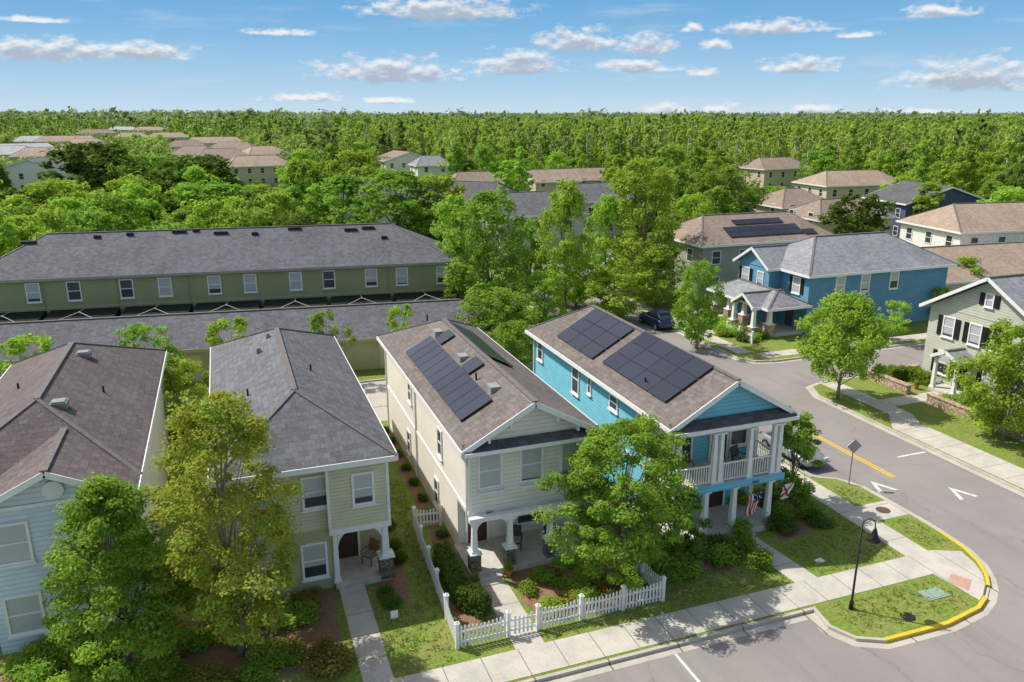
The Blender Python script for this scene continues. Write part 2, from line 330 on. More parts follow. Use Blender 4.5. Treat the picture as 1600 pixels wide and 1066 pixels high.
SH={'g':blob('foliage',.6,.8,LF_G,1500,.05),'d':blob('foliage',.6,.8,LF_D,1500,.05),'y':blob('foliage',.6,.7,LF_Y,1400,.055),'r':blob('foliage',.6,.6,LF_R,1300,.05)}
def shrub(k,x,y,s,hs,label,group,z=.12,name='shrub'):
    o=bpy.data.objects.new(name,SH[k]); col.objects.link(o); o.location=(x,y,z-.05); o.rotation_euler=(0,0,random.random()*6.28); o.scale=(s,s*random.uniform(.85,1.15),hs)
    return tag(o,label,'shrub',group)
def hedge(pts,w,h,mat,label,z=.12,ls=.05):
    C=[];P=[Vector(p) for p in pts]
    for a,b in zip(P,P[1:]):
        L=(b-a).length; n=int(L/.22)+1
        for i in range(n):
            c=a.lerp(b,i/n); d=(b-a).normalized(); s=Vector((d.y,-d.x))
            for j in range(max(2,int(w/.25))):
                for q in range(max(2,int(h/.25))):
                    o=c+s*((j+.5)/max(2,int(w/.25))-.5)*w*.8
                    C.append((o.x+random.uniform(-.05,.05),o.y+random.uniform(-.05,.05),z+.15+q*.25*.95+random.uniform(-.05,.05)))
    C=np.array(C); me=leaf_mesh('hedge',C,np.full(len(C),.22),70,ls,mat,flat=1); o=bpy.data.objects.new('hedge',me); col.objects.link(o)
    return tag(o,label,'hedge')
# ---------------------------------------------------------------- ground
n=96; gm=MB(); gm.poly([(6000*math.cos(2*math.pi*i/n),6000*math.sin(2*math.pi*i/n),-.05) for i in range(n)]); struct('ground',gm,WILD)
struct('road',MB().poly([(-60,-25,0),(112,-25,0),(112,122,0),(-60,122,0)]),ASPH)
A=[(-50,22.45),(21.7,22.45),(21.45,21.2),(21.9,20.3),(22.8,19.85),(26.0,19.8),(28.1,20.15),(29.05,20.6),(29.85,21.15),(30.5,21.8),(31.1,22.7),(31.5,23.8),(31.7,25.4),(31.75,26.6),(31.7,30.5),(31.1,31.7),(29.9,32.5),(29.8,52),(-50,52)]
Bk=[(-60,58.0),(28.3,58.0),(29.3,58.5),(29.8,59.5),(29.8,88),(60,122),(-60,122)]
Ck=[(39.8,-25),(112,-25),(112,45.5),(42.3,45.5),(40.6,44.9),(39.8,43.2)]
Dk=[(39.8,53.2),(40.6,51.9),(42.3,51.5),(112,51.5),(112,122),(72,122),(39.8,86)]
for P in (A,Bk,Ck,Dk):
    struct('lawn',MB().prism(P,-.04,.12),LAWN)
    if P is A:
        struct('kerb',ribbon(P[:8],0,.15,-.03,.14),KERB); struct('kerb',ribbon(P[8:],0,.15,-.03,.14),KERB)
        struct('kerb_ramp',ribbon(P[7:9],0,.15,-.03,.05),KERB)
    else: struct('kerb',ribbon(P,0,.15,-.03,.14,True),KERB)
    struct('gutter',ribbon(P,.15,.5,-.02,.006,True),KERB)
struct('alley',MB().box(-50,29.2,52.16,57.84,-.02,.012),ALLEY)
struct('sidewalk',MB().box(-50,28.4,22.6,24.15,.1,.135),CON)
struct('sidewalk',MB().prism([(28.4,22.6),(28.6,20.42),(29.05,20.64),(29.83,21.18),(30.45,21.82),(30.9,22.6),(31.2,23.6),(30.0,24.15),(28.4,24.15)],.1,.132),CON)
struct('sidewalk',MB().box(28.4,29.75,24.15,51.8,.1,.135),CONY)
struct('sidewalk',MB().box(29.75,31.7,27.2,28.8,.1,.135),CONY)
struct('tactile_paving',MB().prism([(28.75,21.1),(29.6,21.65),(29.15,22.35),(28.5,21.9)],.12,.139),RUST)
struct('sidewalk',MB().box(39.95,42.3,-20,36.5,.1,.135),CONY); struct('sidewalk',MB().prism([(39.95,36.5),(42.3,36.5),(43.2,38),(43.2,45.3),(41.7,45.3),(41.7,38.6)],.1,.135),CONY)
struct('sidewalk',MB().box(42.0,110,52.2,53.6,.1,.135),CON); struct('sidewalk',MB().box(40.4,41.8,54,86,.1,.135),CONY); struct('sidewalk',MB().box(27.9,29.3,60,88,.1,.135),CONY)
struct('footpath',MB().box(8.95,10.15,24.15,28.55,.1,.137),CONY); struct('footpath',MB().box(3.1,4.2,24.15,29.9,.1,.137),CONY)
struct('footpath',MB().prism([(22.1,24.15),(23.3,24.15),(22.9,27.9),(21.7,27.9)],.1,.137),CONY)
struct('footpath',MB().box(43.2,49,39.6,41,.1,.137),CON); struct('footpath',MB().box(41.8,46.5,60.2,61.6,.1,.137),CON)
struct('driveway',MB().box(5.6,9.4,49.2,51.9,.1,.137),ALLEY); struct('driveway',MB().box(15.6,18.4,49.2,51.9,.1,.137),ALLEY)
def wobble(P,a=.18):
    out=[]
    for i in range(len(P)):
        p,q=Vector(P[i]),Vector(P[(i+1)%len(P)]); n=max(1,int((q-p).length/.8)); d=(q-p).normalized(); s=Vector((d.y,-d.x))
        for j in range(n):
            c=p.lerp(q,j/n)+s*random.uniform(-a,a); out.append((c.x,c.y))
    return out
for P in ([(10.4,25.3),(15.7,25.3),(15.7,29.4),(10.4,29.4)],[(-9.5,25.8),(2.6,25.6),(2.9,30.5),(-9.5,30.3)],[(16.4,27.0),(19.8,26.0),(21.4,26.8),(21.2,28.3),(16.4,28.3)],[(23.7,27.2),(25.9,27.4),(27.0,29),(27.0,31.8),(24.9,32),(24.6,28.7)],[(7.9,29.3),(8.6,29.3),(8.8,48),(8.1,48)],[(4.7,28.7),(5.8,28.5),(6.2,33),(6.2,48),(5.7,48),(5.6,30.9),(4.7,30.3)],[(7.4,25.8),(8.4,25.8),(8.4,29),(7.4,29)]):
    struct('mulch_bed',MB().prism(wobble(P,.12),.1,.129),MULCH)
struct('road_marking',MB().box(14.63,14.75,17.5,21.95,.004,.010),WLINE); struct('road_marking',MB().box(7.4,7.5,15,21.95,.004,.010),WLINE)
struct('road_marking',MB().box(34.4,34.52,31,47,.004,.010),YEL); struct('road_marking',MB().box(34.62,34.74,31,47,.004,.010),YEL)
struct('road_marking',MB().box(34.4,34.52,54,86,.004,.010),YEL)
struct('road_marking',MB().box(36.9,39.1,33.0,33.15,.004,.010),WLINE)
def chevron(x,y,s):
    m=MB()
    for sx in (-1,1): m.prism([(x+sx*.7*s,y),(x+sx*.42*s,y),(x-sx*.01*s,y+1.0*s),(x,y+1.45*s)][::sx],.004,.010)
    struct('road_marking',m,WLINE)
p=G(1385,766); chevron(p.x,p.y-.2,.95); p=G(1510,776); chevron(p.x,p.y-.2,.95)
struct('yellow_kerb',ribbon(A[4:8],.0,.165,-.02,.146),YEL); struct('yellow_kerb',ribbon(A[8:13],.0,.165,-.02,.146),YEL)
struct('yellow_kerb',ribbon([(29.8,72),(29.8,84)],.0,.165,-.02,.146),YEL); struct('yellow_kerb',ribbon([(39.8,86),(39.8,74)],.0,.165,-.02,.146),YEL)
# ---------------------------------------------------------------- building helpers
FACE={'f':0,'l':-math.pi/2,'r':math.pi/2,'b':math.pi}
WC={}
def win(root,x,y,z,face,w=.95,h=1.5,fm=None,pm=None,shut=None,mull=True,sill=True):
    fm=fm or WHITE; pm=pm or GB; k=(w,h,fm.name,pm.name,mull)
    if k not in WC:
        m=MB(); t=.1; a=w/2
        m.box(-a-t,-a,-.07,0,-h/2-t,h/2+t); m.box(a,a+t,-.07,0,-h/2-t,h/2+t); m.box(-a,a,-.07,0,h/2,h/2+t); m.box(-a,a,-.07,0,-h/2-t,-h/2)
        if mull: m.box(-a,a,-.05,0,-.03,.03)
        WC[k]=(m.mesh('window',fm),MB().box(-a,a,-.025,-.003,-h/2,h/2).mesh('pane',pm),MB().box(-a-t-.05,a+t+.05,-.13,-.004,-h/2-t-.07,-h/2-t-.002).mesh('sill',fm))
    o=child('window',WC[k][0],root,(x,y,z),(0,0,FACE[face])); ORG[o.name]=(0,0,0); child('pane',WC[k][1],o)
    if sill: child('sill',WC[k][2],o)
    if shut:
        for s in (-1,1):
            sm=MB().box(s*(w/2+.12) if s>0 else -(w/2+.12)-.42,(w/2+.12)+.42 if s>0 else -(w/2+.12),-.06,-.004,-h/2-.05,h/2+.05)
            for q in range(8): sm.box((s*(w/2+.33))-.17,(s*(w/2+.33))+.17,-.075,-.058,-h/2+.05+q*h/8,-h/2+.05+q*h/8+h/14)
            sm.build('shutter',shut,o)
    return o
def roof(root,x0,x1,y0,y1,ze,zr,mat,axis='y',h0=0,h1=0,trim=WHITE,th=.18,rc=None,name='roof'):
    if axis=='y': tr=lambda a,b,z:(a,b,z); a0,a1,b0,b1=x0,x1,y0,y1
    else: tr=lambda a,b,z:(b,a,z); a0,a1,b0,b1=y0,y1,x0,x1
    c=rc if rc is not None else (a0+a1)/2
    P=[(a0,b0,ze),(a1,b0,ze),(a1,b1,ze),(a0,b1,ze),(c,b0+h0,zr),(c,b1-h1,zr)]
    fs=[(0,4,5,3),(1,2,5,4)]; bd=[(1,2),(3,0)]
    if h0: fs.append((0,1,4)); bd.append((0,1))
    else: bd+=[(0,4),(4,1)]
    if h1: fs.append((2,3,5)); bd.append((2,3))
    else: bd+=[(2,5),(5,3)]
    vs=[tr(*p) for p in P]+[tr(p[0],p[1],p[2]-th) for p in P]; m=MB()
    m.add(vs,[f for f in fs]+[tuple(i+6 for i in f) for f in fs]+[(a,b,b+6,a+6) for a,b in bd])
    r=m.build(name,mat,root)
    f=MB()
    for a,b in bd:
        pa=Vector(vs[a]); pb=Vector(vs[b]); cx=Vector(tr((a0+a1)/2,(b0+b1)/2,0)); mid=(pa+pb)/2; d=(pb-pa); nn=Vector((d.y,-d.x,0)).normalized()
        if nn.dot(mid-cx)<0: nn=-nn
        nn=nn*.025; dn=Vector((0,0,-.12)); f.bar(pa+nn+dn,pb+nn+dn,.045,.24)
    f.build('fascia',trim,r)
    cp=MB(); cp.bar(Vector(vs[4])+Vector((0,0,.01)),Vector(vs[5])+Vector((0,0,.01)),.26,.05)
    if h0: cp.bar(vs[0],vs[4],.2,.05); cp.bar(vs[1],vs[4],.2,.05)
    if h1: cp.bar(vs[2],vs[5],.2,.05); cp.bar(vs[3],vs[5],.2,.05)
    cp.build('ridge_cap',CAP,r); return r
def gable_wall(root,x0,x1,y,zb,zt,mat,axis='y',th=.12,name='gable'):
    c=(x0+x1)/2; m=MB()
    if axis=='y': m.add([(x0,y,zb),(x1,y,zb),(c,y,zt),(x0,y+th,zb),(x1,y+th,zb),(c,y+th,zt)],[(0,1,2),(3,5,4),(0,3,4,1),(1,4,5,2),(2,5,3,0)])
    else: m.add([(y,x0,zb),(y,x1,zb),(y,c,zt),(y+th,x0,zb),(y+th,x1,zb),(y+th,c,zt)],[(0,1,2),(3,5,4),(0,3,4,1),(1,4,5,2),(2,5,3,0)])
    return m.build(name,mat,root)
def pent(root,x0,x1,y0,y1,za,zb,zu):
    return MB().add([(x0,y0,za),(x1,y0,za),(x1,y1,zb),(x0,y1,zb),(x0,y0,zu),(x1,y0,zu),(x1,y1,zu),(x0,y1,zu)],[(0,1,2,3),(4,7,6,5),(0,4,5,1),(1,5,6,2),(2,6,7,3),(3,7,4,0)]).build('pent_roof',RFD,root)
def vent(root,x,y,z,s=.35,mat=None):
    return MB().box(x-s,x+s,y-s,y+s,z-.15,z+.14).box(x-s*.8,x+s*.8,y-s*.8,y+s*.8,z+.14,z+.2).build('roof_vent',mat or GREYM,root)
def pipe(root,x,y,z): return MB().tube([(x,y,z-.1),(x,y,z+.35)],[.05,.05],8).build('vent_pipe',BLACK,root)
def column(root,x,y,z0,z1,w=.13,stone=None,sh=.9,sw=.24):
    m=MB(); zb=z0+(sh if stone else 0)
    a,b=w,w*.75; m.add([(x-a,y-a,zb+.1),(x+a,y-a,zb+.1),(x+a,y+a,zb+.1),(x-a,y+a,zb+.1),(x-b,y-b,z1-.1),(x+b,y-b,z1-.1),(x+b,y+b,z1-.1),(x-b,y+b,z1-.1)],[(0,1,2,3),(4,7,6,5),(0,4,5,1),(1,5,6,2),(2,6,7,3),(3,7,4,0)])
    m.box(x-w-.05,x+w+.05,y-w-.05,y+w+.05,zb,zb+.1); m.box(x-w-.05,x+w+.05,y-w-.05,y+w+.05,z1-.1,z1)
    o=m.build('column',WHITE,root)
    if stone: MB().box(x-sw,x+sw,y-sw,y+sw,z0-.2,zb-.06).build('stone_base',stone,o); MB().box(x-sw-.05,x+sw+.05,y-sw-.05,y+sw+.05,zb-.06,zb-.001).build('base_cap',WHITE,o)
    return o
def railing(root,a,b,z,h=.95):
    m=MB(); a=Vector((*a,z)); b=Vector((*b,z)); L=(b-a).length; n=max(2,int(L/.13))
    m.bar(a+Vector((0,0,h)),b+Vector((0,0,h)),.08,.06); m.bar(a+Vector((0,0,.1)),b+Vector((0,0,.1)),.06,.05)
    for i in range(1,n):
        p=a.lerp(b,i/n); m.bar(p+Vector((0,0,.12)),p+Vector((0,0,h-.03)),.035,.035)
    return m.build('railing',WHITE,root)
def arch(root,xa,xb,y,zt,r=.55,th=.1):
    for s,x in ((1,xa),(-1,xb)):
        m=MB(); n=8; pts=[(x,zt)]+[(x+s*r*(1-math.sin(math.pi/2*i/n)), zt-r*(1-math.cos(math.pi/2*i/n))) for i in range(n+1)]
        k=len(pts); m.add([(p[0],y-th/2,p[1]) for p in pts]+[(p[0],y+th/2,p[1]) for p in pts],[list(range(k)),list(range(k,2*k))[::-1]]+[[i,(i+1)%k,k+(i+1)%k,k+i] for i in range(k)])
        m.build('arch_bracket',WHITE,root)
def boards(root,*bx):
    for b in bx: MB().box(*b).build('corner_board',WHITE,root)
def spout(root,x,y,z0,z1): MB().box(x-.04,x+.04,y-.04,y+.04,z0,z1).build('downspout',WHITE,root)
SPM={}
def panels(root,pt,du,dv,nn,nu,nv,pu,pv):
    k=(pu,pv)
    if k not in SPM:
        SPM[k]=(MB().box(.02,pu-.02,.02,pv-.02,.0,.045).mesh('solar_panel',SOLAR),(lambda m:(m.box(0,pu,0,.02,0,.05),m.box(0,pu,pv-.02,pv,0,.05),m.box(0,.02,.02,pv-.02,0,.05),m.box(pu-.02,pu,.02,pv-.02,0,.05),m)[-1])(MB()).mesh('panel_frame',PFR))
    mt=Matrix((du,dv,nn)).transposed().to_euler()
    for i in range(nu):
        for j in range(nv):
            p=pt+du*(i*(pu+.03))+dv*(j*(pv+.03))+nn*.08
            o=child('solar_panel',SPM[k][0],root,tuple(p),mt); ORG[o.name]=(0,0,0); child('panel_frame',SPM[k][1],o)
# ---------------------------------------------------------------- house 3 (cream)
h=T('cream_house','two storey cream house with brown shingle roof, solar panels and stone based porch columns','house',(11.8,39,0))
x0,x1,y0,y1=8.9,14.8,30.0,48.5; ze,zr=6.2,8.05
MB().box(x0,x1,y0,y1,2.95,6.2).build('upper_wall',CREAM,h)
MB().box(x0,x1,31.9,y1,0,2.95).build('ground_wall',CREAM,h)
MB().box(x0-.02,x1+.02,y0-.025,y0-.001,3.1,6.18).build('front_siding',CREAMSID,h)
MB().box(x0-.05,x1+.05,y0-.06,y0-.026,2.75,3.1).box(x0-.05,x0-.001,y0-.026,y1,2.85,3.05).build('band_board',WHITE,h)
boards(h,(x0-.03,x0+.11,y0-.06,y0-.027,3.1,6.18),(x1-.14,x1,y0-.06,y0-.027,3.1,6.18))
gable_wall(h,x0,x1,y0-.03,6.2,7.95,CREAMSID)
r=roof(h,8.5,15.2,29.55,48.9,ze,zr,RF3,h1=4.2)
pent(h,8.6,15.1,29.4,29.96,6.12,6.36,6.03)
MB().box(8.58,15.12,29.35,29.395,5.96,6.13).build('gutter',WHITE,h)
spout(h,8.84,30.2,2.0,6.0); spout(h,8.84,48.2,.1,6.0); spout(h,8.84,40.0,.1,6.0)
for s in (-1,1):
    for q in (1.1,2.1): x=11.85+s*q; MB().box(x-.05,x+.05,29.6,29.95,6.55+(1.85-q*.56)-.35-.5,6.55+(1.85-q*.56)-.4).build('gable_bracket',WHITE,h)
for u,v in ((765,728),(830,722),(893,702)):
    p=atY(u,v,30.0); w=win(h,p.x,y0-.026,4.95,'f',.95,1.5)
    MB().box(p.x-.6,p.x+.6,29.72,29.96,3.92,4.02).box(p.x-.45,p.x-.35,29.8,29.96,3.75,3.92).box(p.x+.35,p.x+.45,29.8,29.96,3.75,3.92).build('window_shelf',WHITE,h)
for u,v,w_,h_ in ((688,692,.6,1.3),(683,768,.6,1.3),(641,612,.6,1.1),(640,690,.6,1.2)):
    p=atX(u,v,x0); win(h,x0,p.y,p.z,'l',w_,h_,pm=GL)
MB().box(8.7,15.0,29.25,31.9,0,.42).build('porch_floor',PORCH,h)
MB().box(9.0,10.1,28.9,29.24,.0,.28).box(9.0,10.1,28.56,28.9,.0,.16).build('steps',PORCH,h)
for x in (8.98,10.65,12.6,14.72): column(h,x,29.55,.42,2.78,.13,STN)
MB().box(8.75,14.95,29.42,29.68,2.78,2.98).build('porch_beam',WHITE,h)
for a,b in ((9.1,10.52),(10.78,12.48),(12.72,14.6)): arch(h,a,b,29.55,2.78,.5)
d=MB().box(9.35,10.3,31.8,31.89,.42,2.5).build('door',DOORD,h); MB().box(9.25,9.35,31.78,31.88,.42,2.6).box(10.3,10.4,31.78,31.88,.42,2.6).box(9.35,10.3,31.78,31.88,2.5,2.6).build('door_frame',WHITE,d); MB().box(9.5,10.15,31.77,31.8,1.3,2.3).build('door_glass',GL,d)
win(h,12.6,31.9,1.7,'f',1.4,1.5)
text_part('3471',.2,(9.85,29.93,2.84),(math.pi/2,0,0),BLACK,h)
SKY=M('skylight_dome',(.35,.36,.36),rough=.3,fine=0)
sl=(zr-ze)/(11.85-8.5); dv=Vector((1,0,sl)).normalized(); nn=Vector((-sl,0,1)).normalized(); du=Vector((0,-1,0))
p=hit(635,553,(8.5,0,ze),nn); panels(h,p,du,dv,nn,11,1,1.0,1.75)
for u,v in ((681,531),(722,575)): panels(h,hit(u,v,(8.5,0,ze),nn),du,dv,nn,1,1,1.3,.95)
for u,v in ((684,521),(723,560),(771,608)):
    q=hit(u,v,(8.5,0,ze),nn); MB().box(q.x-.24,q.x+.24,q.y-.34,q.y+.34,q.z-.22,q.z+.2).build('roof_skylight',SKY,h)
for x,y in ((10.8,34.8),(11.2,46.2)): pipe(h,x,y,ze+sl*(x-8.5))
nr=Vector((sl,0,1)).normalized(); dvr=Vector((-1,0,sl)).normalized()
panels(h,Vector((13.3,36.5,ze+sl*(15.2-13.3))),Vector((0,1,0)),dvr,nr,7,1,1.0,1.6)
# ---------------------------------------------------------------- house 4 (turquoise)
h=T('turquoise_house','turquoise lap sided two storey house with double front porch and two solar arrays','house',(21.5,38,0))
x0,x1,y0,y1=18.55,24.4,31.0,46.8; ze,zr=6.2,8.2
MB().box(x0,x1,y0,y1,0,6.2).build('wall',TEAL,h)
boards(h,(x0-.02,x0+.1,y0-.03,y0-.001,0,6.15),(x0-.03,x0-.001,y0-.03,y0+.12,0,6.15),(x1-.1,x1+.02,y0-.03,y0-.001,0,6.15))
MB().box(x0-.04,x0-.001,y0+.12,y1,2.9,3.1).build('band_board',WHITE,h)
gable_wall(h,18.5,24.6,29.0,6.3,8.05,TEAL)
r=roof(h,18.1,25.05,28.6,47.1,ze,zr,RF3,h1=2.9)
pent(h,18.2,24.95,28.35,28.98,6.06,6.36,5.95)
MB().box(18.15,25.0,28.3,28.345,5.88,6.06).build('gutter',WHITE,h)
MB().box(18.5,24.6,28.6,31,5.7,5.89).build('porch_ceiling',WHITE,h)
MB().box(18.4,24.6,28.5,30.99,2.85,3.05).build('balcony_floor',WHITE,h); MB().box(18.45,24.55,28.55,30.98,3.051,3.07).build('balcony_deck',PORCH,h)
MB().box(18.4,24.6,28.45,28.499,2.75,3.1).box(24.55,24.6,28.5,31,2.6,2.84).build('porch_beam',TEAL,h)
MB().box(18.4,24.6,28.4,30.99,0,.42).build('porch_floor',PORCH,h)
MB().box(21.6,22.9,28.05,28.39,0,.28).box(21.6,22.9,27.7,28.05,0,.16).build('steps',PORCH,h)
spout(h,x0-.06,31.4,.1,6.0); spout(h,x0-.06,46.5,.1,6.0)
for x in (18.65,20.3,21.9,23.95): column(h,x,28.7,.42,2.75,.14)
for x in (18.65,20.6,20.95,22.6,23.95,24.3): column(h,x,28.7,3.07,5.7,.12)
column(h,24.35,30.6,3.07,5.7,.12); column(h,24.3,30.6,.42,2.75,.12)
for a,b in ((18.75,20.5),(21.05,22.5),(22.7,23.85)): railing(h,(a,28.7),(b,28.7),3.07)
railing(h,(24.35,28.85),(24.35,30.5),3.07); railing(h,(18.6,28.85),(18.6,30.9),3.07)
for x in (20.3,22.4):
    d=MB().box(x-.45,x+.45,30.9,30.98,3.1,5.2).build('door',GL,h); MB().box(x-.55,x-.45,30.88,30.97,3.1,5.3).box(x+.45,x+.55,30.88,30.97,3.1,5.3).box(x-.45,x+.45,30.88,30.97,5.2,5.3).build('door_frame',WHITE,d)
win(h,19.2,y0,4.6,'f',.7,1.4); win(h,23.6,y0,4.5,'f',.9,1.5,pm=GL); win(h,20.1,y0,1.8,'f',1.2,1.5)
d=MB().box(22.0,22.9,30.9,30.98,.42,2.5).build('door',DOORD,h); MB().box(21.9,22.0,30.88,30.97,.42,2.6).box(22.9,23.0,30.88,30.97,.42,2.6).box(22.0,22.9,30.88,30.97,2.5,2.6).build('door_frame',WHITE,d)
for u,v,w_,h_ in ((845,543,.7,1.3),(900,592,.8,1.7),(960,622,.8,.7),(1003,668,.8,1.2),(922,598,.3,.9)):
    p=atX(u,v,x0); win(h,x0,p.y,min(p.z,5.2),'l',w_,h_,pm=GL)
text_part('3465',.22,(22.9,28.44,2.82),(math.pi/2,0,0),BLACK,h)
sl4=(zr-ze)/(21.575-18.1); dv=Vector((1,0,sl4)).normalized(); nn=Vector((-sl4,0,1)).normalized()
panels(h,hit(942,568,(18.1,0,ze),nn),du,dv,nn,4,3,1.66,.99); panels(h,hit(871,527,(18.1,0,ze),nn),du,dv,nn,3,3,1.66,.99)
for x,y in ((20.9,44.8),(19.2,33.0)): pipe(h,x,y,ze+sl4*(x-18.1))
# ---------------------------------------------------------------- house 2 (sage)
h=T('sage_house','two storey sage green house with slate grey hipped roof and small arched corner porch','house',(2.1,40,0))
x0,x1,y0,y1=-1.2,5.45,30.8,49.6; ze,zr=6.2,8.3
MB().box(x0,x1,y0,y1,3.0,6.2).build('upper_wall',SAGE,h); MB().box(x0,x1,32.6,y1,0,3.0).box(x0,3.0,y0,32.6,0,3.0).build('ground_wall',OLIVEW,h)
MB().box(2.9,x1+.02,y0-.35,y0-.001,3.05,6.2).build('bay_wall',SAGE,h)
boards(h,(2.85,2.97,y0-.39,y0-.352,3.1,6.2),(x1-.08,x1+.04,y0-.39,y0-.352,3.1,6.2),(x1+.021,x1+.045,y0-.35,y0-.25,3.1,6.2)); MB().box(2.85,x1+.05,y0-.40,y0-.351,2.85,3.1).build('band_board',WHITE,h)
roof(h,-1.6,5.85,30.2,50,ze,zr,RF2,h0=3.8,h1=5)
for u,v in ((564,742),(492,770)):
    p=atY(u,v,y0); win(h,p.x,y0-.35 if p.x>2.9 else y0,4.8,'f',.75 if p.x>2.9 else .9,1.3)
win(h,.3,y0,4.8,'f',.9,1.5); win(h,.4,y0,1.6,'f',.9,1.5); win(h,2.2,y0,1.6,'f',.9,1.5)
MB().box(3.0,5.5,y0-.3,32.6,0,.42).build('porch_floor',PORCH,h); MB().box(3.1,4.2,30.2,30.49,0,.28).box(3.1,4.2,29.91,30.2,0,.16).build('steps',PORCH,h)
column(h,5.25,30.75,.42,2.85,.16,STN,.9,.3); column(h,3.1,30.75,.42,2.85,.12)
arch(h,3.22,5.1,30.7,2.85,.75); MB().box(5.2,5.3,31.1,32.5,2.3,2.85).build('side_beam',WHITE,h)
d=MB().box(3.4,4.3,32.5,32.59,.42,2.5).build('door',DOORD,h); MB().box(3.3,3.4,32.48,32.58,.42,2.6).box(4.3,4.4,32.48,32.58,.42,2.6).build('door_frame',WHITE,d)
for y in (36,40,44): win(h,x1,y,4.8,'r',.7,1.2)
vent(h,3.6,33.8,7.15,.12); vent(h,1.0,42.5,7.75,.12); vent(h,1.6,44.2,8.05,.1); pipe(h,3.3,38.6,7.6); pipe(h,.2,37,7.2)
# ---------------------------------------------------------------- house 1 (pale blue)
h=T('pale_blue_house','pale blue gabled house with purple brown shingle roof and round gable vent','house',(-8.2,40,0))
MB().box(-11.9,-4.5,32.2,49.7,0,6.2).build('wall',PALEW,h); MB().box(-9.6,-4.52,30.6,32.2,0,6.2).build('front_wall',PALEBLUE,h)
roof(h,-12.3,-4.15,31.9,50.1,6.2,8.45,RF1,h0=4.2,h1=5.0); gable_wall(h,-9.6,-4.5,30.57,6.2,7.45,PALEBLUE)
roof(h,-9.95,-4.152,30.1,34.4,6.19,7.6,RF1,name='gable_roof')
MB().tube([(-6.95,30.56,6.65),(-6.95,30.47,6.65)],[.36,.36],24).build('round_vent',WHITE,h)
MB().box(-9.65,-4.48,30.52,30.569,6.05,6.2).build('trim_board',WHITE,h); boards(h,(-4.6,-4.47,30.52,30.569,0,6.05))
for x in (-8.6,-5.9): win(h,x,30.6,4.7,'f',1.1,1.5); win(h,x,30.6,1.7,'f',1.1,1.5)
nn1=Vector((.552,0,1)).normalized()
for u,v in ((131,556),(93,634)):
    q=hit(u,v,(-4.15,0,6.2),nn1); vent(h,q.x,q.y,q.z+.05,.32)
pipe(h,-6.2,39.5,7.3); pipe(h,-10,41,7.4)
MB().box(-11.9,-9.65,31.2,32.19,0,.4).build('porch_floor',PORCH,h); column(h,-11.6,31.4,.4,2.8,.12)
MB().box(-12.1,-9.7,31.1,32.19,2.8,3.0).build('porch_roof',WHITE,h)
# ---------------------------------------------------------------- green townhouse row
rz=R(-6.8); g=T('green_townhouse_row','long olive green two storey townhouse row with charcoal hipped roof','townhouse',(21.2,75.4,0),rz,local=True)
MB().box(-44,0,0,11.4,0,5.8).build('wall',GREENROW,g)
roof(g,-44.5,.5,-.5,11.9,5.8,9.0,RFG,axis='x',h0=6.2,h1=6.2,trim=GREYM)
Rm=Matrix.Rotation(rz,3,'Z'); nrow=Rm@Vector((0,-1,0)); org=Vector((21.2,75.4,0))
for i,(u,v) in enumerate(((52,457),(116,455),(198,450),(258,447),(335,444),(391,441),(462,438),(514,436),(580,433),(628,431),(691,428))):
    p=Rm.inverted()@(hit(u,v,org,nrow)-org); win(g,p.x,0,4.45,'f',1.0,1.6,pm=(GL if i in (1,2,7) else GB))
for k in range(8): MB().box(-44+k*6.2+.1,-44+k*6.2+.18,-.08,-.002,0,5.7).build('downspout',GREENROW,g)
MB().box(-44,0,-.04,-.003,2.9,3.02).build('band_board',OLIVEW,g)
for u,v in ((45,380),(152,371),(203,367),(280,363),(306,361),(345,365),(398,366),(460,358),(548,360),(600,372),(575,357)):
    n2=Rm@Vector((0,-3.2,6.2)).normalized(); q=Rm.inverted()@(hit(u,v,Vector((21.2,75.4,5.8))+Rm@Vector((0,-.5,0)),n2)-org)
    s=random.choice((.2,.45)); MB().box(q.x-s*1.4,q.x+s*1.4,q.y-.2,q.y+.2,q.z-.1,q.z+.2).build('roof_vent',BLACK,g)
for i,x in enumerate((-40.5,-34.3,-28.0,-21.8,-15.6,-9.4,-3.2)):
    s=T('screen_enclosure','dark screened patio enclosure with thin pale frame, %s along the green townhouses'%('first from left','second from left','third from left','fourth from left','fifth from left','sixth from left','seventh from left')[i],'screen enclosure',tuple(org+Rm@Vector((x,0,0))),rz,'screened patios behind the green townhouses',local=True)
    m=MB().add([(a,y_,z_) for a in (-2.9,2.9) for y_,z_ in ((-4.4,.1),(-4.4,2.25),(-.05,2.75),(-.05,.1))],[(0,1,2,3),(7,6,5,4),(0,4,5,1),(1,5,6,2),(2,6,7,3),(3,7,4,0)]); m.build('screen',SCREEN,s); m=MB()
    for a in (-2.9,0,2.9): m.bar((a,-4.43,.1),(a,-4.43,2.3),.05,.05)
    for a in (-2.6,2.6): m.bar((a,-4.43,2.3),(0,-2.2,2.95),.045,.045)
    m.bar((0,-2.2,2.95),(0,-.1,2.85),.045,.045); m.bar((-2.9,-4.43,2.3),(2.9,-4.43,2.3),.05,.05); m.build('frame',SFRAME,s)
g=T('garage_row','long low garage building with grey shingle roof along the alley','garage',(21.0,59.4,0),rz,local=True)
MB().box(-44,0,0,6.6,0,2.85).build('wall',OLIVEW,g); roof(g,-44.5,.5,-.5,7.1,2.85,4.75,RFG,axis='x',h0=3.8,h1=3.8,trim=OLIVEW)
for k in range(8):
    x=-41.5+k*5.4; d=MB().box(x-1.3,x+1.3,-.05,-.002,.1,2.25)
    for q in range(4): d.box(x-1.25,x+1.25,-.065,-.05,.2+q*.52,.62+q*.52)
    d.build('garage_door',TAN,g)
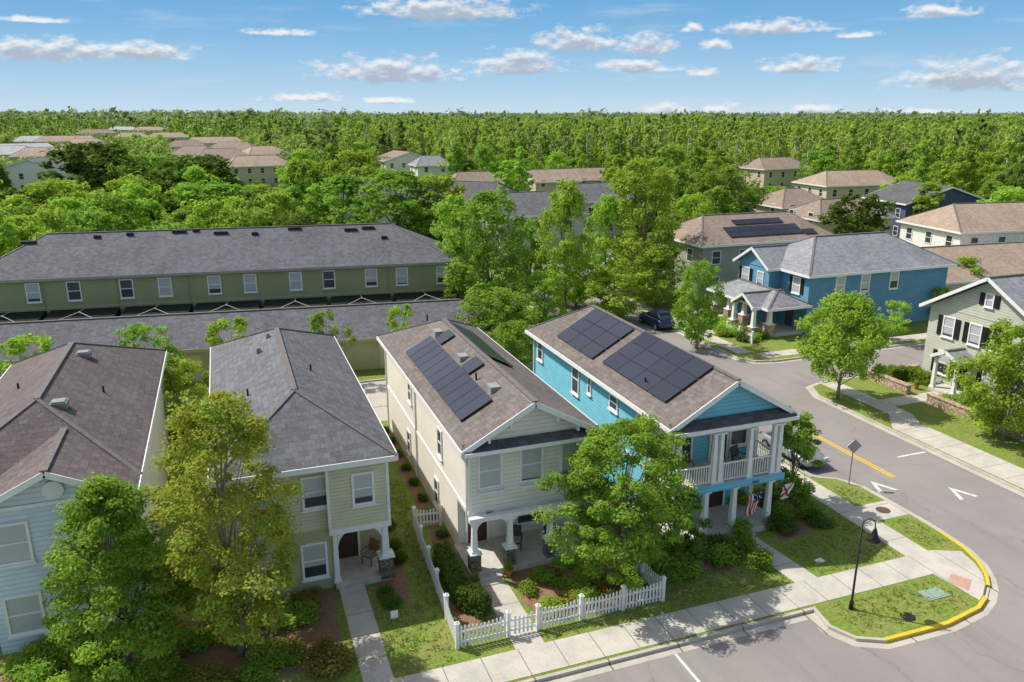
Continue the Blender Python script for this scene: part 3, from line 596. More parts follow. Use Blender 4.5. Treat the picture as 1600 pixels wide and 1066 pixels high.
# ---------------------------------------------------------------- blue house right
h=T('deep_blue_house','deep blue two storey house with grey hipped roof and stone columned porch','house',(58,62,0))
MB().box(50,66.8,57.2,66.4,0,5.8).build('wall',BLUEH,h)
roof(h,49.5,67.3,56.7,66.9,5.8,8.5,RFB,axis='x',h0=4.6,h1=4.6)
MB().box(48.6,50,61.2,66.0,0,5.7).build('bay_wall',BLUEH,h); roof(h,48.1,55,60.8,66.4,5.79,7.5,RFB,axis='x',h0=0,h1=.01,name='gable_roof'); gable_wall(h,61.1,66.1,48.55,5.7,7.3,BLUEH,axis='x')
for u,v in ((1313,441),(1352,438),(1397,435)): p=atY(u,v,57.2); win(h,p.x,57.2,4.6,'f',.9,1.5)
win(h,50,58.9,4.5,'l',.9,1.4,shut=BLACK); win(h,48.6,64.8,4.5,'l',1.0,1.4,shut=BLACK); win(h,48.6,62.5,4.5,'l',.8,1.3)
MB().box(46.0,49.99,57.4,66.5,0,.42).build('porch_floor',PORCH,h)
roof(h,45.5,50.4,57.0,66.9,2.95,4.1,RFB,axis='y',h0=2,h1=2,name='porch_roof'); roof(h,44.6,49,58.0,61.4,2.94,4.0,RFB,axis='x',h0=0,h1=.01,name='porch_gable')
for y in (57.6,61.4,63.8,66.2): column(h,46.2,y,.42,2.75,.2,STN2,1.0,.38)
for y in (58.2,61.2): column(h,44.9,y,.1,2.75,.18,STN2,1.0,.34)
for y in (59.5,64.8): MB().box(49.9,49.99,y-.45,y+.45,.42,2.4).build('door',GL,h)
win(h,50,62.2,1.7,'l',1.2,1.3)
# ---------------------------------------------------------------- grey green gable house right
h=T('grey_green_house','grey green gabled house with black shutters and white portico behind a stone wall','house',(56,39,0))
MB().box(50,62,34.2,43.8,0,6.0).build('wall',GREYGREEN,h); gable_wall(h,34.2,43.8,49.97,6.0,8.8,GREYGREEN,axis='x')
roof(h,49.4,62.6,33.7,44.3,6.0,9.1,RFB,axis='x')
def wy(u,v): return atX(u,v,50)
win(h,49.97,39,7.4,'l',.5,.8,shut=BLACK)
for u,v in ((1482,515),(1524,522),(1560,532)): p=wy(u,v); win(h,50,p.y,4.7,'l',.85,1.4,shut=BLACK)
for u,v in ((1473,575),(1545,600)): p=wy(u,v); win(h,50,p.y,1.9,'l',.95,1.6,shut=BLACK)
MB().box(49.9,49.99,39.9,40.9,.4,2.5).build('door',BLACK,h)
roof(h,48.2,50.0,39.2,41.6,2.9,3.5,RFB,axis='x',name='portico_roof'); MB().box(48.3,49.98,39.3,41.5,.1,.4).build('porch_floor',PORCH,h)
for y in (39.5,41.3): column(h,48.5,y,.4,2.75,.13)
w=T('stone_wall','low tan stone retaining wall before the grey green house','wall',(46,38,0))
MB().box(45.9,46.3,41.2,45.2,0,.75).build('wall_segment',STN2,w); MB().box(45.9,46.3,22,39.4,0,.75).build('wall_segment',STN2,w)
MB().box(46.3,51,44.8,45.2,0,.75).build('wall_segment',STN2,w); MB().box(45.85,46.35,41.15,45.25,.75,.83).build('coping',STN2,w); MB().box(45.85,46.35,22,39.45,.75,.83).build('coping',STN2,w)
# ---------------------------------------------------------------- background houses
BGH=[(58,62,9,6.0)]
def bgh(label,x,y,w,d,rot,ze,zr,wm,rm,hip=3.5,axis='x',group=None,name='house',far=False,show=3):
    o=T(name,label,'house',(x,y,0),rot,group,local=True); BGH.append((x,y,max(w,d)/2,ze-(1.8 if far else show)))
    MB().box(-w/2,w/2,-d/2,d/2,-.04,ze).build('wall',wm,o); roof(o,-w/2-.5,w/2+.5,-d/2-.5,d/2+.5,ze,zr,rm,axis=axis,h0=hip,h1=hip,th=.15)
    if not hip:
        if axis=='y': gable_wall(o,-w/2,w/2,-d/2-.02,ze,zr-.25,wm)
        else: gable_wall(o,-d/2,d/2,-w/2-.02,ze,zr-.25,wm,axis='x')
    for fz in ((1.6,4.5) if ze>4 else (1.6,)):
        if far and fz<2: continue
        n=max(2,int(w/3.5))
        for i in range(n): win(o,-w/2+w*(i+.5)/n,-d/2,fz,'f',1.0,1.4,pm=GL,sill=False)
        n=max(2,int(d/3.5))
        for i in range(n): win(o,-w/2,-d/2+d*(i+.5)/n,fz,'l',1.0,1.4,pm=GL,sill=False)
    return o
o=bgh('olive house with brown hipped roof carrying solar panels behind the deep blue house',58.5,79,18,10,0,6,8.6,OLV2,RFK)
ORG[o.name]=(0,0,0)
def onr(x,y): return Vector((x,y,6+(y+5.5)*.473))
nn=Vector((0,-.473,1)).normalized(); dvv=Vector((0,1,.473)).normalized()
panels(o,onr(-5,-4.4),Vector((1,0,0)),dvv,nn,6,2,1.66,.99); panels(o,onr(-3,-2.2),Vector((1,0,0)),dvv,nn,4,1,1.66,.99); panels(o,onr(5.2,-4.6),Vector((1,0,0)),dvv,nn,1,1,1.66,.99)
bgh('low tan roofed building at the right edge behind the deep blue house',80,66,22,11,R(-4),2.9,5.6,TAN,RFT)
bgh('white two storey house with tan roof at the far right edge',96,76,20,11,R(-8),6,8.8,OFFW,RFT)
def bp(label,u,v,zr,w,d,rot,wm,rm,hip=3.5,axis='x',ze=None,group=None,far=False,show=3):
    p=G(u,v,zr); return bgh(label,p.x,p.y,w,d,R(rot),ze or zr-2.6,zr,wm,rm,hip,axis,group,far=far,show=show)
bp('navy gabled house with white trim among trees at right',1450,287,8.8,15,11,-10,DARKBLUE,RFD,0,'y',show=5.8)
bp('tan house with brown hipped roof, right of centre in the middle distance',1330,266,8.6,19,11,-5,TAN,RFT,4,show=4.5)
bp('large tan roofed house at the forest edge, left of the brown hipped one',1210,246,8.6,17,12,5,TAN,RFK,4,show=4.5)
bp('small olive house with pyramid brown roof below the tan houses',1237,294,7.5,11,10,0,OLV2,RFK,4.6,show=4)
bp('low brown roofed house between the navy and olive houses',1310,310,7.0,14,9,0,TAN,RFK,4)
bgh('grey townhouse with dark roof and white windows beyond the tall street trees',42,110,13,12,R(4),6.2,8.9,GREYW,RFG,3.5,show=4)
bgh('long grey townhouse row with near black roof in the centre distance',34,134,30,12,R(-38),6.2,9,GREYW,RFD,3.5,show=4.5)
bgh('second grey townhouse with dark roof peeking right of the street trees',60,124,12,11,R(8),6.2,8.6,GREYW,RFG,3)
bp('white gabled house with brown roof in the left centre distance',628,236,8.6,16,12,10,OFFW,RFK,0,'y',show=4.5)
bp('small house with pale blue grey roof beside the white gabled house',672,243,8.2,10,10,0,OFFW,RFB,3)
bp('tiny tan gabled house in the centre distance',860,264,7.5,11,9,0,TAN,RFT,0)
bp('tan gabled cottage right of the tiny tan house',915,262,7.5,9,8,0,TAN,RFT,0)
bp('brown roofed house behind the long grey townhouse row',740,268,7.5,13,10,0,TAN,RFK,3.5)
bp('white gabled house with charcoal roof at the left edge',55,247,8.8,17,12,-6,OFFW,RFG,0,'y',show=5.5)
bp('light grey roofed house behind the white gabled house at the left',30,224,9,26,14,12,OFFW,RFLG,4,show=4)
bp('broad tan roofed house left of centre',335,214,9,28,15,0,TAN,RFT,4.5,show=4)
bp('tan roofed house behind the live oaks at left',400,243,8.4,18,13,10,TAN,RFT,4,show=5)
bp('dark brown roofed house left of the broad tan roof',290,219,8.5,16,12,5,OFFW,RFK,4)
FARL=((105,212,28),(150,202,24),(192,198,24),(235,198,26),(320,187,24),(365,222,18),(498,195,22),(75,230,20),(262,207,22),(345,232,16),(60,212,22),(205,207,18),(410,228,14),(305,228,14),(0,228,22),(135,217,18))
for i,(u,v,w_) in enumerate(FARL):
    bp('distant hipped roof house above the treetops at the left',u,v,9.5,w_,13,random.uniform(-20,20),(OFFW,TAN,GREYW)[i%3],(RFT,RFK,RFLG,RFT)[i%4],4,group='distant roofs at the left',far=True)
# ---------------------------------------------------------------- trees
def neartree(x,y,hh,rc,h0,shape,mat,label,ncl,nleaf,ls,clr,r0,flat=.6):
    C=crown_centres(h0,hh-clr*.5,rc-clr*.3,ncl,shape)
    o=T('tree',label,'tree',(x,y,.1),0,local=True); child('trunk',trunk_mesh('trunk',hh,r0,C,34),o)
    child('crown',leaf_mesh('crown',C,clr*(.5+.8*rng.random(ncl)),nleaf,ls,mat,flat=flat),o); return o
neartree(-5.0,28.2,8.0,3.1,1.2,'cone',LF_N,'fresh green tree at the left edge before the pale blue house',150,230,.07,.56,.12)
neartree(-1.0,27.5,10.9,3.2,1.6,'oval',LF_O,'tall olive tree with orange tinged leaves before the sage house',180,230,.07,.62,.15)
neartree(15.1,27.3,7.5,3.5,1.3,'spread',LF_N,'wide bright green tree overhanging the picket fence before the cream house',190,230,.07,.58,.13)
neartree(26.7,30.3,5.4,1.6,.3,'oval',LF_N,'bushy small tree at the right front corner of the turquoise house',64,200,.07,.42,.08)
neartree(40.5,42.2,8.1,3.1,1.9,'oval',LF_Y,'full lime green street tree on the corner island across the road',170,170,.095,.62,.12,.9)
neartree(45.0,32.6,7.8,3.1,.8,'round',LF_Y,'lime green tree at the right edge before the grey green house',130,160,.10,.62,.12,.85)
neartree(18.2,27.6,3.8,1.3,.3,'oval',LF_D,'dark narrow garden tree at the left front corner of the turquoise house',45,180,.06,.35,.05)
tl=[('mid0',765,290,505,140,'tall leafy street tree right of the green townhouse row'),('mid2',882,275,492,105,'tall narrow light green street tree in the centre'),
('mid1',1000,242,468,140,'tallest spreading light green tree beside the road, centre right'),('mid3',1122,255,390,125,'broad green tree behind the solar roofed olive house'),
('mid0',622,262,400,160,'large green tree rising behind the right end of the green townhouses'),('bg2',540,268,385,120,'green tree behind the middle of the green townhouse roof'),
('bg0',340,282,385,150,'round green tree behind the green townhouse roof, left of centre'),('bg3',110,278,395,150,'light green tree behind the left end of the green townhouse roof'),
('bg1',20,290,390,90,'dark tree at the left edge behind the green townhouses'),('bg4',165,216,355,180,'large spreading dark oak at the left'),('bg4',320,238,350,140,'spreading dark oak left of centre before the tan roofs'),
('bg2',480,245,360,100,'dark green tree between the tan roofs and the centre'),('bg1',255,300,385,100,'small dark tree between two bright trees behind the townhouse roof'),
('mid1',958,415,505,95,'bushy green tree by the road bend, centre'),('mid3',1088,405,545,80,'slim street tree left of the deep blue house'),('mid3',775,450,565,140,'dense low tree between cream house and road'),
('mid0',800,500,610,100,'leafy tree behind the gap of cream and turquoise houses'),('bg1',1335,300,400,110,'round dark green tree behind the deep blue house'),('slim0',1440,282,380,60,'slim light green tree before the navy house'),
('bg3',1568,290,395,100,'light green tree at the upper right edge'),('small0',1393,468,535,55,'small thin tree by the side wall of the deep blue house'),('small0',1465,448,505,40,'sapling right of the deep blue house'),
('mid1',292,560,700,100,'bright green tree between the pale blue and sage houses'),
('mid2',715,300,480,90,'light green tree filling in behind the right end of the green row'),('mid3',828,340,470,80,'green tree between the two tall centre trees'),('bg3',690,270,400,110,'light tree right of the large one behind the green townhouses'),
('mid1',900,400,480,70,'small bright tree at the foot of the narrow centre tree'),('mid0',1050,330,440,90,'green tree right of the tallest spreading tree'),('mid2',1025,380,480,90,'light green tree at the front left of the olive house'),
('mid3',735,430,500,80,'low tree at the right gable of the green townhouse row'),('bg0',440,300,390,100,'green tree behind the centre left of the townhouse roof'),('bg3',205,278,390,110,'light tree behind the left part of the townhouse roof'),
('bg0',70,285,385,90,'green tree between the dark left edge tree and the oak'),('bg3',560,232,350,120,'light green tree before the white gabled house at left'),('bg3',1500,400,470,60,'light tree by the low tan building'),
('mid2',945,300,455,80,'light green tree left of the tallest spreading tree'),('mid1',1075,300,430,90,'lime green tree before the left end of the solar roofed olive house'),('mid1',850,420,520,80,'low lime tree at the roadside right of the cream house roof')]
for k,u,vt,vf,w,l in tl: tree_px(k,u,vt,vf,w,l)
for i,(u,l) in enumerate(((20,'light small tree on the alley, far left'),(212,'light small tree on the alley behind the pale blue house'),(360,'light small tree on the alley behind the sage house'),(512,'sparse small tree on the alley behind the sage house right corner'),(632,'sparse small tree on the alley behind the cream house'))):
    p=atY(u,525,57.9); tree('small%d'%(i%2),p.x,58.6,5.9,(3.0,2.6,2.4,1.6,1.6)[i],l)
PLACED=[]
def hmax(x,y,rm):
    best=99; D=math.hypot(x,y)
    for hx,hy,hr,hv in BGH:
        d=math.hypot(hx,hy); ux,uy=hx/d,hy/d; al=(x-hx)*ux+(y-hy)*uy; la=abs((x-hx)*uy-(y-hy)*ux)
        if la<hr+rm*.6 and -hr-rm<al<hr+rm: return 0
        if la<hr and al<0 and D<d: best=min(best,20-(20-hv)*(D/(d-hr*.5)))
    if y<122:
        if 27<x<44 and y<90: return 0
        if 88<=y<122 and (y-88)*.94+26<x<(y-86)*.95+44: return 0
    return best
cnt=0
for _ in range(3500):
    az=R(random.uniform(-16,57)); d=random.uniform(92,240); x,y=d*math.sin(az),d*math.cos(az)
    if -26<x<26 and y<92: continue
    if x>44 and y<90 : continue
    hm=hmax(x,y,4)
    if hm<4: continue
    if any((x-a)**2+(y-b)**2<44 for a,b in PLACED): continue
    PLACED.append((x,y)); sl_=az>R(6) and random.random()<.4
    k='slim%d'%random.randrange(2) if sl_ else 'bg%d'%random.choice((0,0,1,2,2,3,3,3,4,5,5)); h_=min(random.uniform(11,15.5) if sl_ else random.uniform(8,13),hm)
    side='left' if az<R(8) else ('centre' if az<R(32) else 'right')
    tree(k,x,y,h_,min(random.uniform(2.2,3.2) if sl_ else random.uniform(3.4,5.0),h_*.6),'leafy green tree in the wooded neighbourhood, %s part of the distance'%side,group='neighbourhood trees in the %s distance'%side,z=-.05); cnt+=1
    if cnt>=250: break
def forest(name,d0,d1,n,rr,hh,ncl,nl,ls,mat,label='',slim=False,a0=-19,a1=60,trunks=.6):
    C=[];Rr=[];k=0; tm=MB()
    while k<n:
        az=R(random.uniform(a0,a1)); d=math.sqrt(random.uniform(d0*d0,d1*d1)); x,y=d*math.sin(az),d*math.cos(az)
        hm=99
        if d<760:
            hm=hmax(x,y,rr*.8)
            if hm<5: k+=.2; continue
        k+=1; h=random.uniform(*hh)*(1+.12*math.sin(x*.045+1)*math.sin(y*.03)); h=min(h,hm)
        if random.random()<.06: h*=1.15
        r=rr*random.uniform(.55,1.4)
        if az<R(5) : h*=1+.25*(d/2500)
        for _ in range(ncl):
            t=random.random()**.85; a=random.random()*6.28
            if slim: q=r*(1.12-t)**.6*random.random()**.5; z=h*(.22+.78*t); cr=r*(.5-.28*t)
            else: q=r*(math.sin(math.pi*min(1,t*.8+.2))**.8)*random.random()**.5; z=h*(.25+.75*t); cr=r*.36
            C.append((x+q*math.cos(a),y+q*math.sin(a),z)); Rr.append(cr)
        if slim and trunks and random.random()<trunks: tm.bar((x,y,0),(x,y,h*.85),.28,.28)
    o=bpy.data.objects.new(name,leaf_mesh(name,np.array(C),np.array(Rr),nl,ls,mat,flat=1.1,up=.45)); col.objects.link(o); tag(o,label,'forest',kind='stuff')
    if slim and trunks:
        t=tm.build('forest_trunks',PALEBARK); tag(t,'pale slim trunks standing inside the bright woodland','tree trunks',kind='stuff')
forest('forest',225,400,1900,2.6,(12.5,18),16,20,.38,LF_F,label='bright green woodland of slim upright trees beyond the houses',slim=True,a0=8,trunks=.7)
forest('forest',240,430,170,3.0,(12,18.5),13,24,.45,LF_P,label='dark pines scattered through the bright woodland',slim=True,a0=-5,trunks=0)
forest('forest',240,420,500,4.2,(8,12),13,24,.5,LF_M,label='green leafy woodland between the roofs at left',a0=-19,a1=12)
forest('forest',400,800,2500,3.8,(11.5,18.5),12,15,.75,LF_M,label='mid distance band of dense green forest',slim=True,trunks=0)
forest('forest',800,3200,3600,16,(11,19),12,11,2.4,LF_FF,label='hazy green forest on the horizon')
# ---------------------------------------------------------------- shrubs & hedges
hedge([(7.9,31.2),(7.8,27.6),(8.6,26.5)],.9,1.0,LF_D,'clipped dark green hedge inside the picket fence, left of the footpath')
hedge([(47.5,44.4),(48.8,44.0),(49.2,41.9)],1.1,1.1,LF_G,'clipped green hedge before the grey green house')
for i in range(22): shrub(random.choice('gyry'),random.uniform(10.7,15.4),random.uniform(25.6,29.0),random.uniform(.7,1.2),random.uniform(.5,.8),'low garden shrub in the bed before the cream house porch','small shrubs in the bed before the cream house')
for i in range(14): shrub(random.choice('gdg'),random.uniform(23.9,26.8),random.uniform(27.6,31.5),random.uniform(.9,1.5),random.uniform(.8,1.5),'green shrub in the right side bed of the turquoise house','shrubs right of the turquoise house')
for i in range(14): shrub(random.choice('gdgg'),random.uniform(16.5,21.2),random.uniform(26.4,28.3),random.uniform(.9,1.5),random.uniform(.8,1.5),'green shrub in the left front bed of the turquoise house','shrubs left of the turquoise house footpath')
for i in range(60): shrub(random.choice('gryyrgy'),random.uniform(-9,2.6),random.uniform(25.5,30.2),random.uniform(.8,1.5),random.uniform(.5,1.1),'low leafy shrub in the mulch bed under the two trees at left','bed shrubs before the pale blue and sage houses')
for i,(x,y) in enumerate(((4.95,29.3),(6.0,31.8),(6.0,33),(6.1,35),(5.0,28.6))): shrub('d',x,y,.85,.8,'dark shrub along the right wall of the sage house','shrubs beside the sage house wall')
for y in range(33,48,2): shrub('d',8.45,y+.3,.6,.7,'small dark shrub along the left wall of the cream house','shrubs beside the cream house wall')
for u,v in ((1192,790),(1157,838),(1190,888),(1161,858)):
    p=G(u,v); shrub('g',p.x,p.y,1.2,1.2,'rounded green shrub beside the footpath of the turquoise house','rounded shrubs beside the turquoise house footpath')
for i in range(30): shrub(random.choice('gdyy'),random.uniform(42.5,45.6),random.uniform(56,68),random.uniform(1,1.8),random.uniform(.9,1.6),'garden shrub before the deep blue house porch','shrubs before the deep blue house')
for i in range(16): shrub(random.choice('gd'),random.uniform(46.8,49.3),random.uniform(33,39),random.uniform(1,1.7),random.uniform(1,1.6),'garden shrub behind the stone wall at right','shrubs behind the stone wall')
for i in range(26): shrub(random.choice('gyd'),random.uniform(24.5,27.6),random.uniform(58.6,84),random.uniform(1.4,2.4),random.uniform(1.4,2.4),'roadside shrub beyond the alley, left of the side street','shrubs along the left side of the side street')
LFG2=leafmat('grass_blades',(.30,.40,.08),(.21,.29,.055),(.38,.33,.15),nscale=.7,trans=.3,objvar=0)
def tufts(rects,n,label):
    C=[]
    for (a,b,c,d) in rects:
        k=int(n*(b-a)*(d-c)); C.append(np.stack([a+(b-a)*rng.random(k),c+(d-c)*rng.random(k),np.full(k,.14)],1))
    C=np.concatenate(C); o=bpy.data.objects.new('grass',leaf_mesh('grass',C,np.full(len(C),.14),5,.045,LFG2,flat=.35,up=.1)); col.objects.link(o); tag(o,label,'grass',kind='stuff')
tufts([(4.3,6.7,24.3,28.4),(6.3,7.8,28,40),(15.9,22.0,24.3,26.5),(23.4,28.3,24.3,27.0),(27.1,28.3,27,34),(22.3,28.0,20.3,22.3),(30.0,31.4,24.5,27.0),(30,31.3,29,31),(7.0,8.9,25.2,26.4),(10.4,15.6,24.3,24.9)],26,'short patchy grass on the front lawns and corner island')
# ---------------------------------------------------------------- fences
def run(o,a,b,z,hh,ns):
    a=Vector((*a,z)); b=Vector((*b,z))
    for s in range(ns):
        p=a.lerp(b,s/ns); q=a.lerp(b,(s+1)/ns); d=(q-p).normalized(); m=MB(); k=max(2,int((q-p).length/.155))
        for zz in (.25,.7): m.bar(p+Vector((0,0,zz)),q+Vector((0,0,zz)),.03,.08)
        side=Vector((d.y,-d.x,0))*.03
        for i in range(1,k):
            c=p.lerp(q,i/k)+side; t=hh*(.86+.14*abs(2*i/k-1)); w=d*.042; e=Vector((side.x,side.y,0))*.4
            vs=[]
            for ee in (-e,e): vs+=[c-w+Vector((0,0,.06))+ee,c+w+Vector((0,0,.06))+ee,c+w+Vector((0,0,t))+ee,c+Vector((0,0,t+.06))+ee,c-w+Vector((0,0,t))+ee]
            m.add(vs,[(0,1,2,3,4),(9,8,7,6,5)]+[(j,(j+1)%5,5+(j+1)%5,5+j) for j in range(5)])
        m.build('picket_panel',WHITE,o)
def post(o,p,z,hh):
    m=MB().box(p[0]-.07,p[0]+.07,p[1]-.07,p[1]+.07,z-.1,z+hh+.1); m.box(p[0]-.1,p[0]+.1,p[1]-.1,p[1]+.1,z+hh+.1,z+hh+.15); x,y=p[0],p[1]
    m.add([(x-.08,y-.08,z+hh+.15),(x+.08,y-.08,z+hh+.15),(x+.08,y+.08,z+hh+.15),(x-.08,y+.08,z+hh+.15),(x,y,z+hh+.25)],[(0,1,4),(1,2,4),(2,3,4),(3,0,4)]); m.build('post',WHITE,o)
def fence(pts,label,hh=1.0,z=.12):
    o=T('picket_fence',label,'fence',(pts[0][0],pts[0][1],0))
    for i,(a,b) in enumerate(zip(pts,pts[1:])):
        L=math.dist(a,b); ns=max(1,round(L/2.0)); run(o,a,b,z,hh,ns)
        for s in range(ns+(1 if i==len(pts)-2 else 0)): post(o,(a[0]+(b[0]-a[0])*s/ns,a[1]+(b[1]-a[1])*s/ns),z,hh)
    return o
fence([(8.7,34.4),(7.4,34.6),(6.85,25.0),(8.95,25.0)],'white picket fence along the left side garden of the cream house')
fence([(10.2,25.0),(15.9,25.0),(15.8,28.4)],'white picket fence right of the footpath before the cream house')
g=T('picket_gate','white picket gate across the footpath of the cream house','gate',(9.6,25,0)); run(g,(9.05,25.0),(10.1,25.0),.14,.9,1)
fence([(43.4,56.2),(43.4,60.0)],'white picket fence before the deep blue house'); fence([(43.4,62),(43.4,67)],'white picket fence left of the deep blue house path')
# ---------------------------------------------------------------- street furniture
l=T('street_lamp','tall black street lamp with hanging bell shade on the corner grass','street lamp',(23.0,21.8,.12))
MB().tube([(23,21.8,.1),(23,21.8,.5),(23,21.8,.55),(23,21.8,4.05)],[.1,.09,.05,.035],12).build('pole',BLACK,l,True)
MB().tube([(23,21.8,4.0),(23.05,21.78,4.22),(23.25,21.7,4.34),(23.45,21.62,4.24),(23.5,21.6,3.9)],[.024]*5,8).build('arm',BLACK,l,True)
MB().tube([(23.5,21.6,3.93),(23.5,21.6,3.78),(23.5,21.6,3.66),(23.5,21.6,3.5),(23.5,21.6,3.4),(23.5,21.6,3.36)],[.04,.09,.12,.18,.27,.28],20).build('lamp_shade',BLACK,l,True)
MB().tube([(23.5,21.6,3.37),(23.5,21.6,3.26)],[.11,.08],12).build('lamp_glass',WHITE,l,True)
s=T('road_sign','grey back of a diamond road sign on a thin post at the kerb','road sign',(31.3,31.0,.12)); MB().tube([(31.3,31,.1),(31.3,31,2.9)],[.03,.03],8).build('post',GREYM,s)
MB().add([(31.3+dx*.42,31+dx*-.1+yy,2.45+dz*.42) for yy in (-.06,-.04) for dx,dz in ((0,-1),(1,0),(0,1),(-1,0))],[(0,1,2,3),(7,6,5,4),(0,4,5,1),(1,5,6,2),(2,6,7,3),(3,7,4,0)]).build('sign_plate',GREYM,s)
def disc(x,y,z,r,mat,label):
    tag(MB().tube([(x,y,z-.02),(x,y,z+.012)],[r,r],24).build('manhole_cover',mat),label,'cover')
disc(30.8,28.0,.135,.36,M('rusty_iron',(.14,.08,.06)),'round rusty manhole cover in the concrete pad by the kerb'); p=G(1418,968); disc(p.x,p.y,.12,.3,BLACK,'round black drain cover in the corner grass')
disc(36.2,46.8,.0,.38,BLACK,'manhole cover in the side street before the intersection')
p=G(1458,932); tag(MB().box(p.x-.55,p.x+.55,p.y-.35,p.y+.35,.1,.15).box(p.x-.45,p.x+.45,p.y-.27,p.y+.27,.15,.165).build('utility_box_lid',M('utility_green',(.3,.4,.33))),'pale green utility lid in the corner grass','cover')
p=G(1280,880); tag(MB().box(p.x-.2,p.x+.2,p.y-.15,p.y+.15,.1,.15).box(p.x-.12,p.x+.12,p.y-.08,p.y+.08,.15,.165).build('meter_lid',WHITE),'small white water meter lid on the lawn before the turquoise house','cover')
s=T('yard_sign','small white yard sign on the lawn beside the sage house path','sign',(4.9,27.4,.12)); MB().box(4.75,5.05,27.39,27.41,.35,.7).build('sign_plate',WHITE,s)
for x in (4.77,5.01): MB().box(x,x+.02,27.412,27.43,.1,.6).build('stake',BLACK,s)
def chair(x,y,z,rot,label,mat,cm,name='porch_chair'):
    o=T(name,label,'chair',(x,y,z),rot,local=True); MB().box(-.28,.28,-.28,.25,.38,.46).build('seat',mat,o); MB().box(-.25,.25,-.25,.2,.461,.54).build('cushion',cm,o)
    m=MB(); m.add([(-.28,.22,.44),(.28,.22,.44),(.28,.28,.44),(-.28,.28,.44),(-.3,.38,1.0),(.3,.38,1.0),(.3,.43,1.0),(-.3,.43,1.0)],[(0,1,2,3),(4,7,6,5),(0,4,5,1),(1,5,6,2),(2,6,7,3),(3,7,4,0)]); m.build('backrest',mat,o)
    for sx in (-1,1):
        for yy in (-.25,.24): MB().bar((sx*.26,yy,0),(sx*.26,yy,.4),.05,.05).build('leg',mat,o)
        MB().bar((sx*.3,-.28,.64),(sx*.3,.3,.66),.05,.04).bar((sx*.3,-.25,.45),(sx*.3,-.25,.63),.04,.04).build('armrest',mat,o)
chair(11.3,30.6,.42,R(-20),'dark wicker chair left on the cream house porch',WICK,CUSH); chair(13.2,30.6,.42,R(15),'dark wicker chair right on the cream house porch',WICK,CUSH)
chair(19.9,29.9,3.07,R(-15),'wicker chair left on the turquoise house balcony',WICK,CUSH); chair(22.9,29.8,3.07,R(20),'wicker chair right on the turquoise house balcony',WICK,CUSH)
chair(4.7,31.7,.42,R(-50),'brown wooden chair on the sage house porch',WOOD,CUSH)
for x,y,z,l in ((8.75,28.7,.12,'terracotta pot with plant left of the cream house steps'),(10.4,29.0,.12,'terracotta pot with plant right of the cream house steps'),(47.6,41.9,.12,'potted plant beside the white portico')):
    o=T('plant_pot',l,'plant pot',(x,y,z)); MB().tube([(x,y,z),(x,y,z+.35)],[.13,.2],14).build('pot',TERRA,o); c=child('foliage',SH['g'],o); c.location=(0,0,.28); c.scale=(.45,.45,.6)
RED=M('flag_red',(.5,.02,.03),fine=0); BLU=M('flag_blue',(.02,.03,.16),fine=0)
def flag(name,label,base,tip,kind,Lf):
    o=T(name,label,'flag',base); MB().tube([base,tip],[.015,.012],8).build('pole',WOOD,o); nt,ns=13,24
    W=Vector(tip)-Vector(base); vs=[];fs=[];mi=[]; a=Vector(base).lerp(Vector(tip),.35)
    for i in range(nt+1):
        for j in range(ns+1):
            t=i/nt; s=j/ns; p=a+W*.62*t*(1-.35*s)+Vector((.05*math.sin(t*12+s*3)+.05*math.sin(s*6),.07*math.sin(t*14)*s,-s*Lf)); vs.append(tuple(Vector(p)-Vector(base)))
    for i in range(nt):
        for j in range(ns):
            k=i*(ns+1)+j; fs.append((k,k+1,k+ns+2,k+ns+1))
            if kind=='us': mi.append((2 if (j+i)%3 or j%2 else 1) if (i>=6 and j<10) else (0 if i%2==0 else 1))
            else: t=(i+.5)/nt; s=(j+.5)/ns; mi.append(0 if min(abs(t-s),abs(t-1+s))<.1 else 1)
    me=bpy.data.meshes.new('cloth'); me.from_pydata(vs,[],fs)
    for m_ in (RED,WHITE,BLU): me.materials.append(m_)
    me.polygons.foreach_set('material_index',mi); child('cloth',me,o)
flag('flag','striped American flag with blue star field hanging from the turquoise house porch',(22.0,28.5,2.1),(22.8,27.7,2.75),'us',1.05)
flag('flag','white flag with red diagonal cross on the right porch column of the turquoise house',(24.1,28.5,2.3),(24.9,28.0,2.8),'fl',.75)
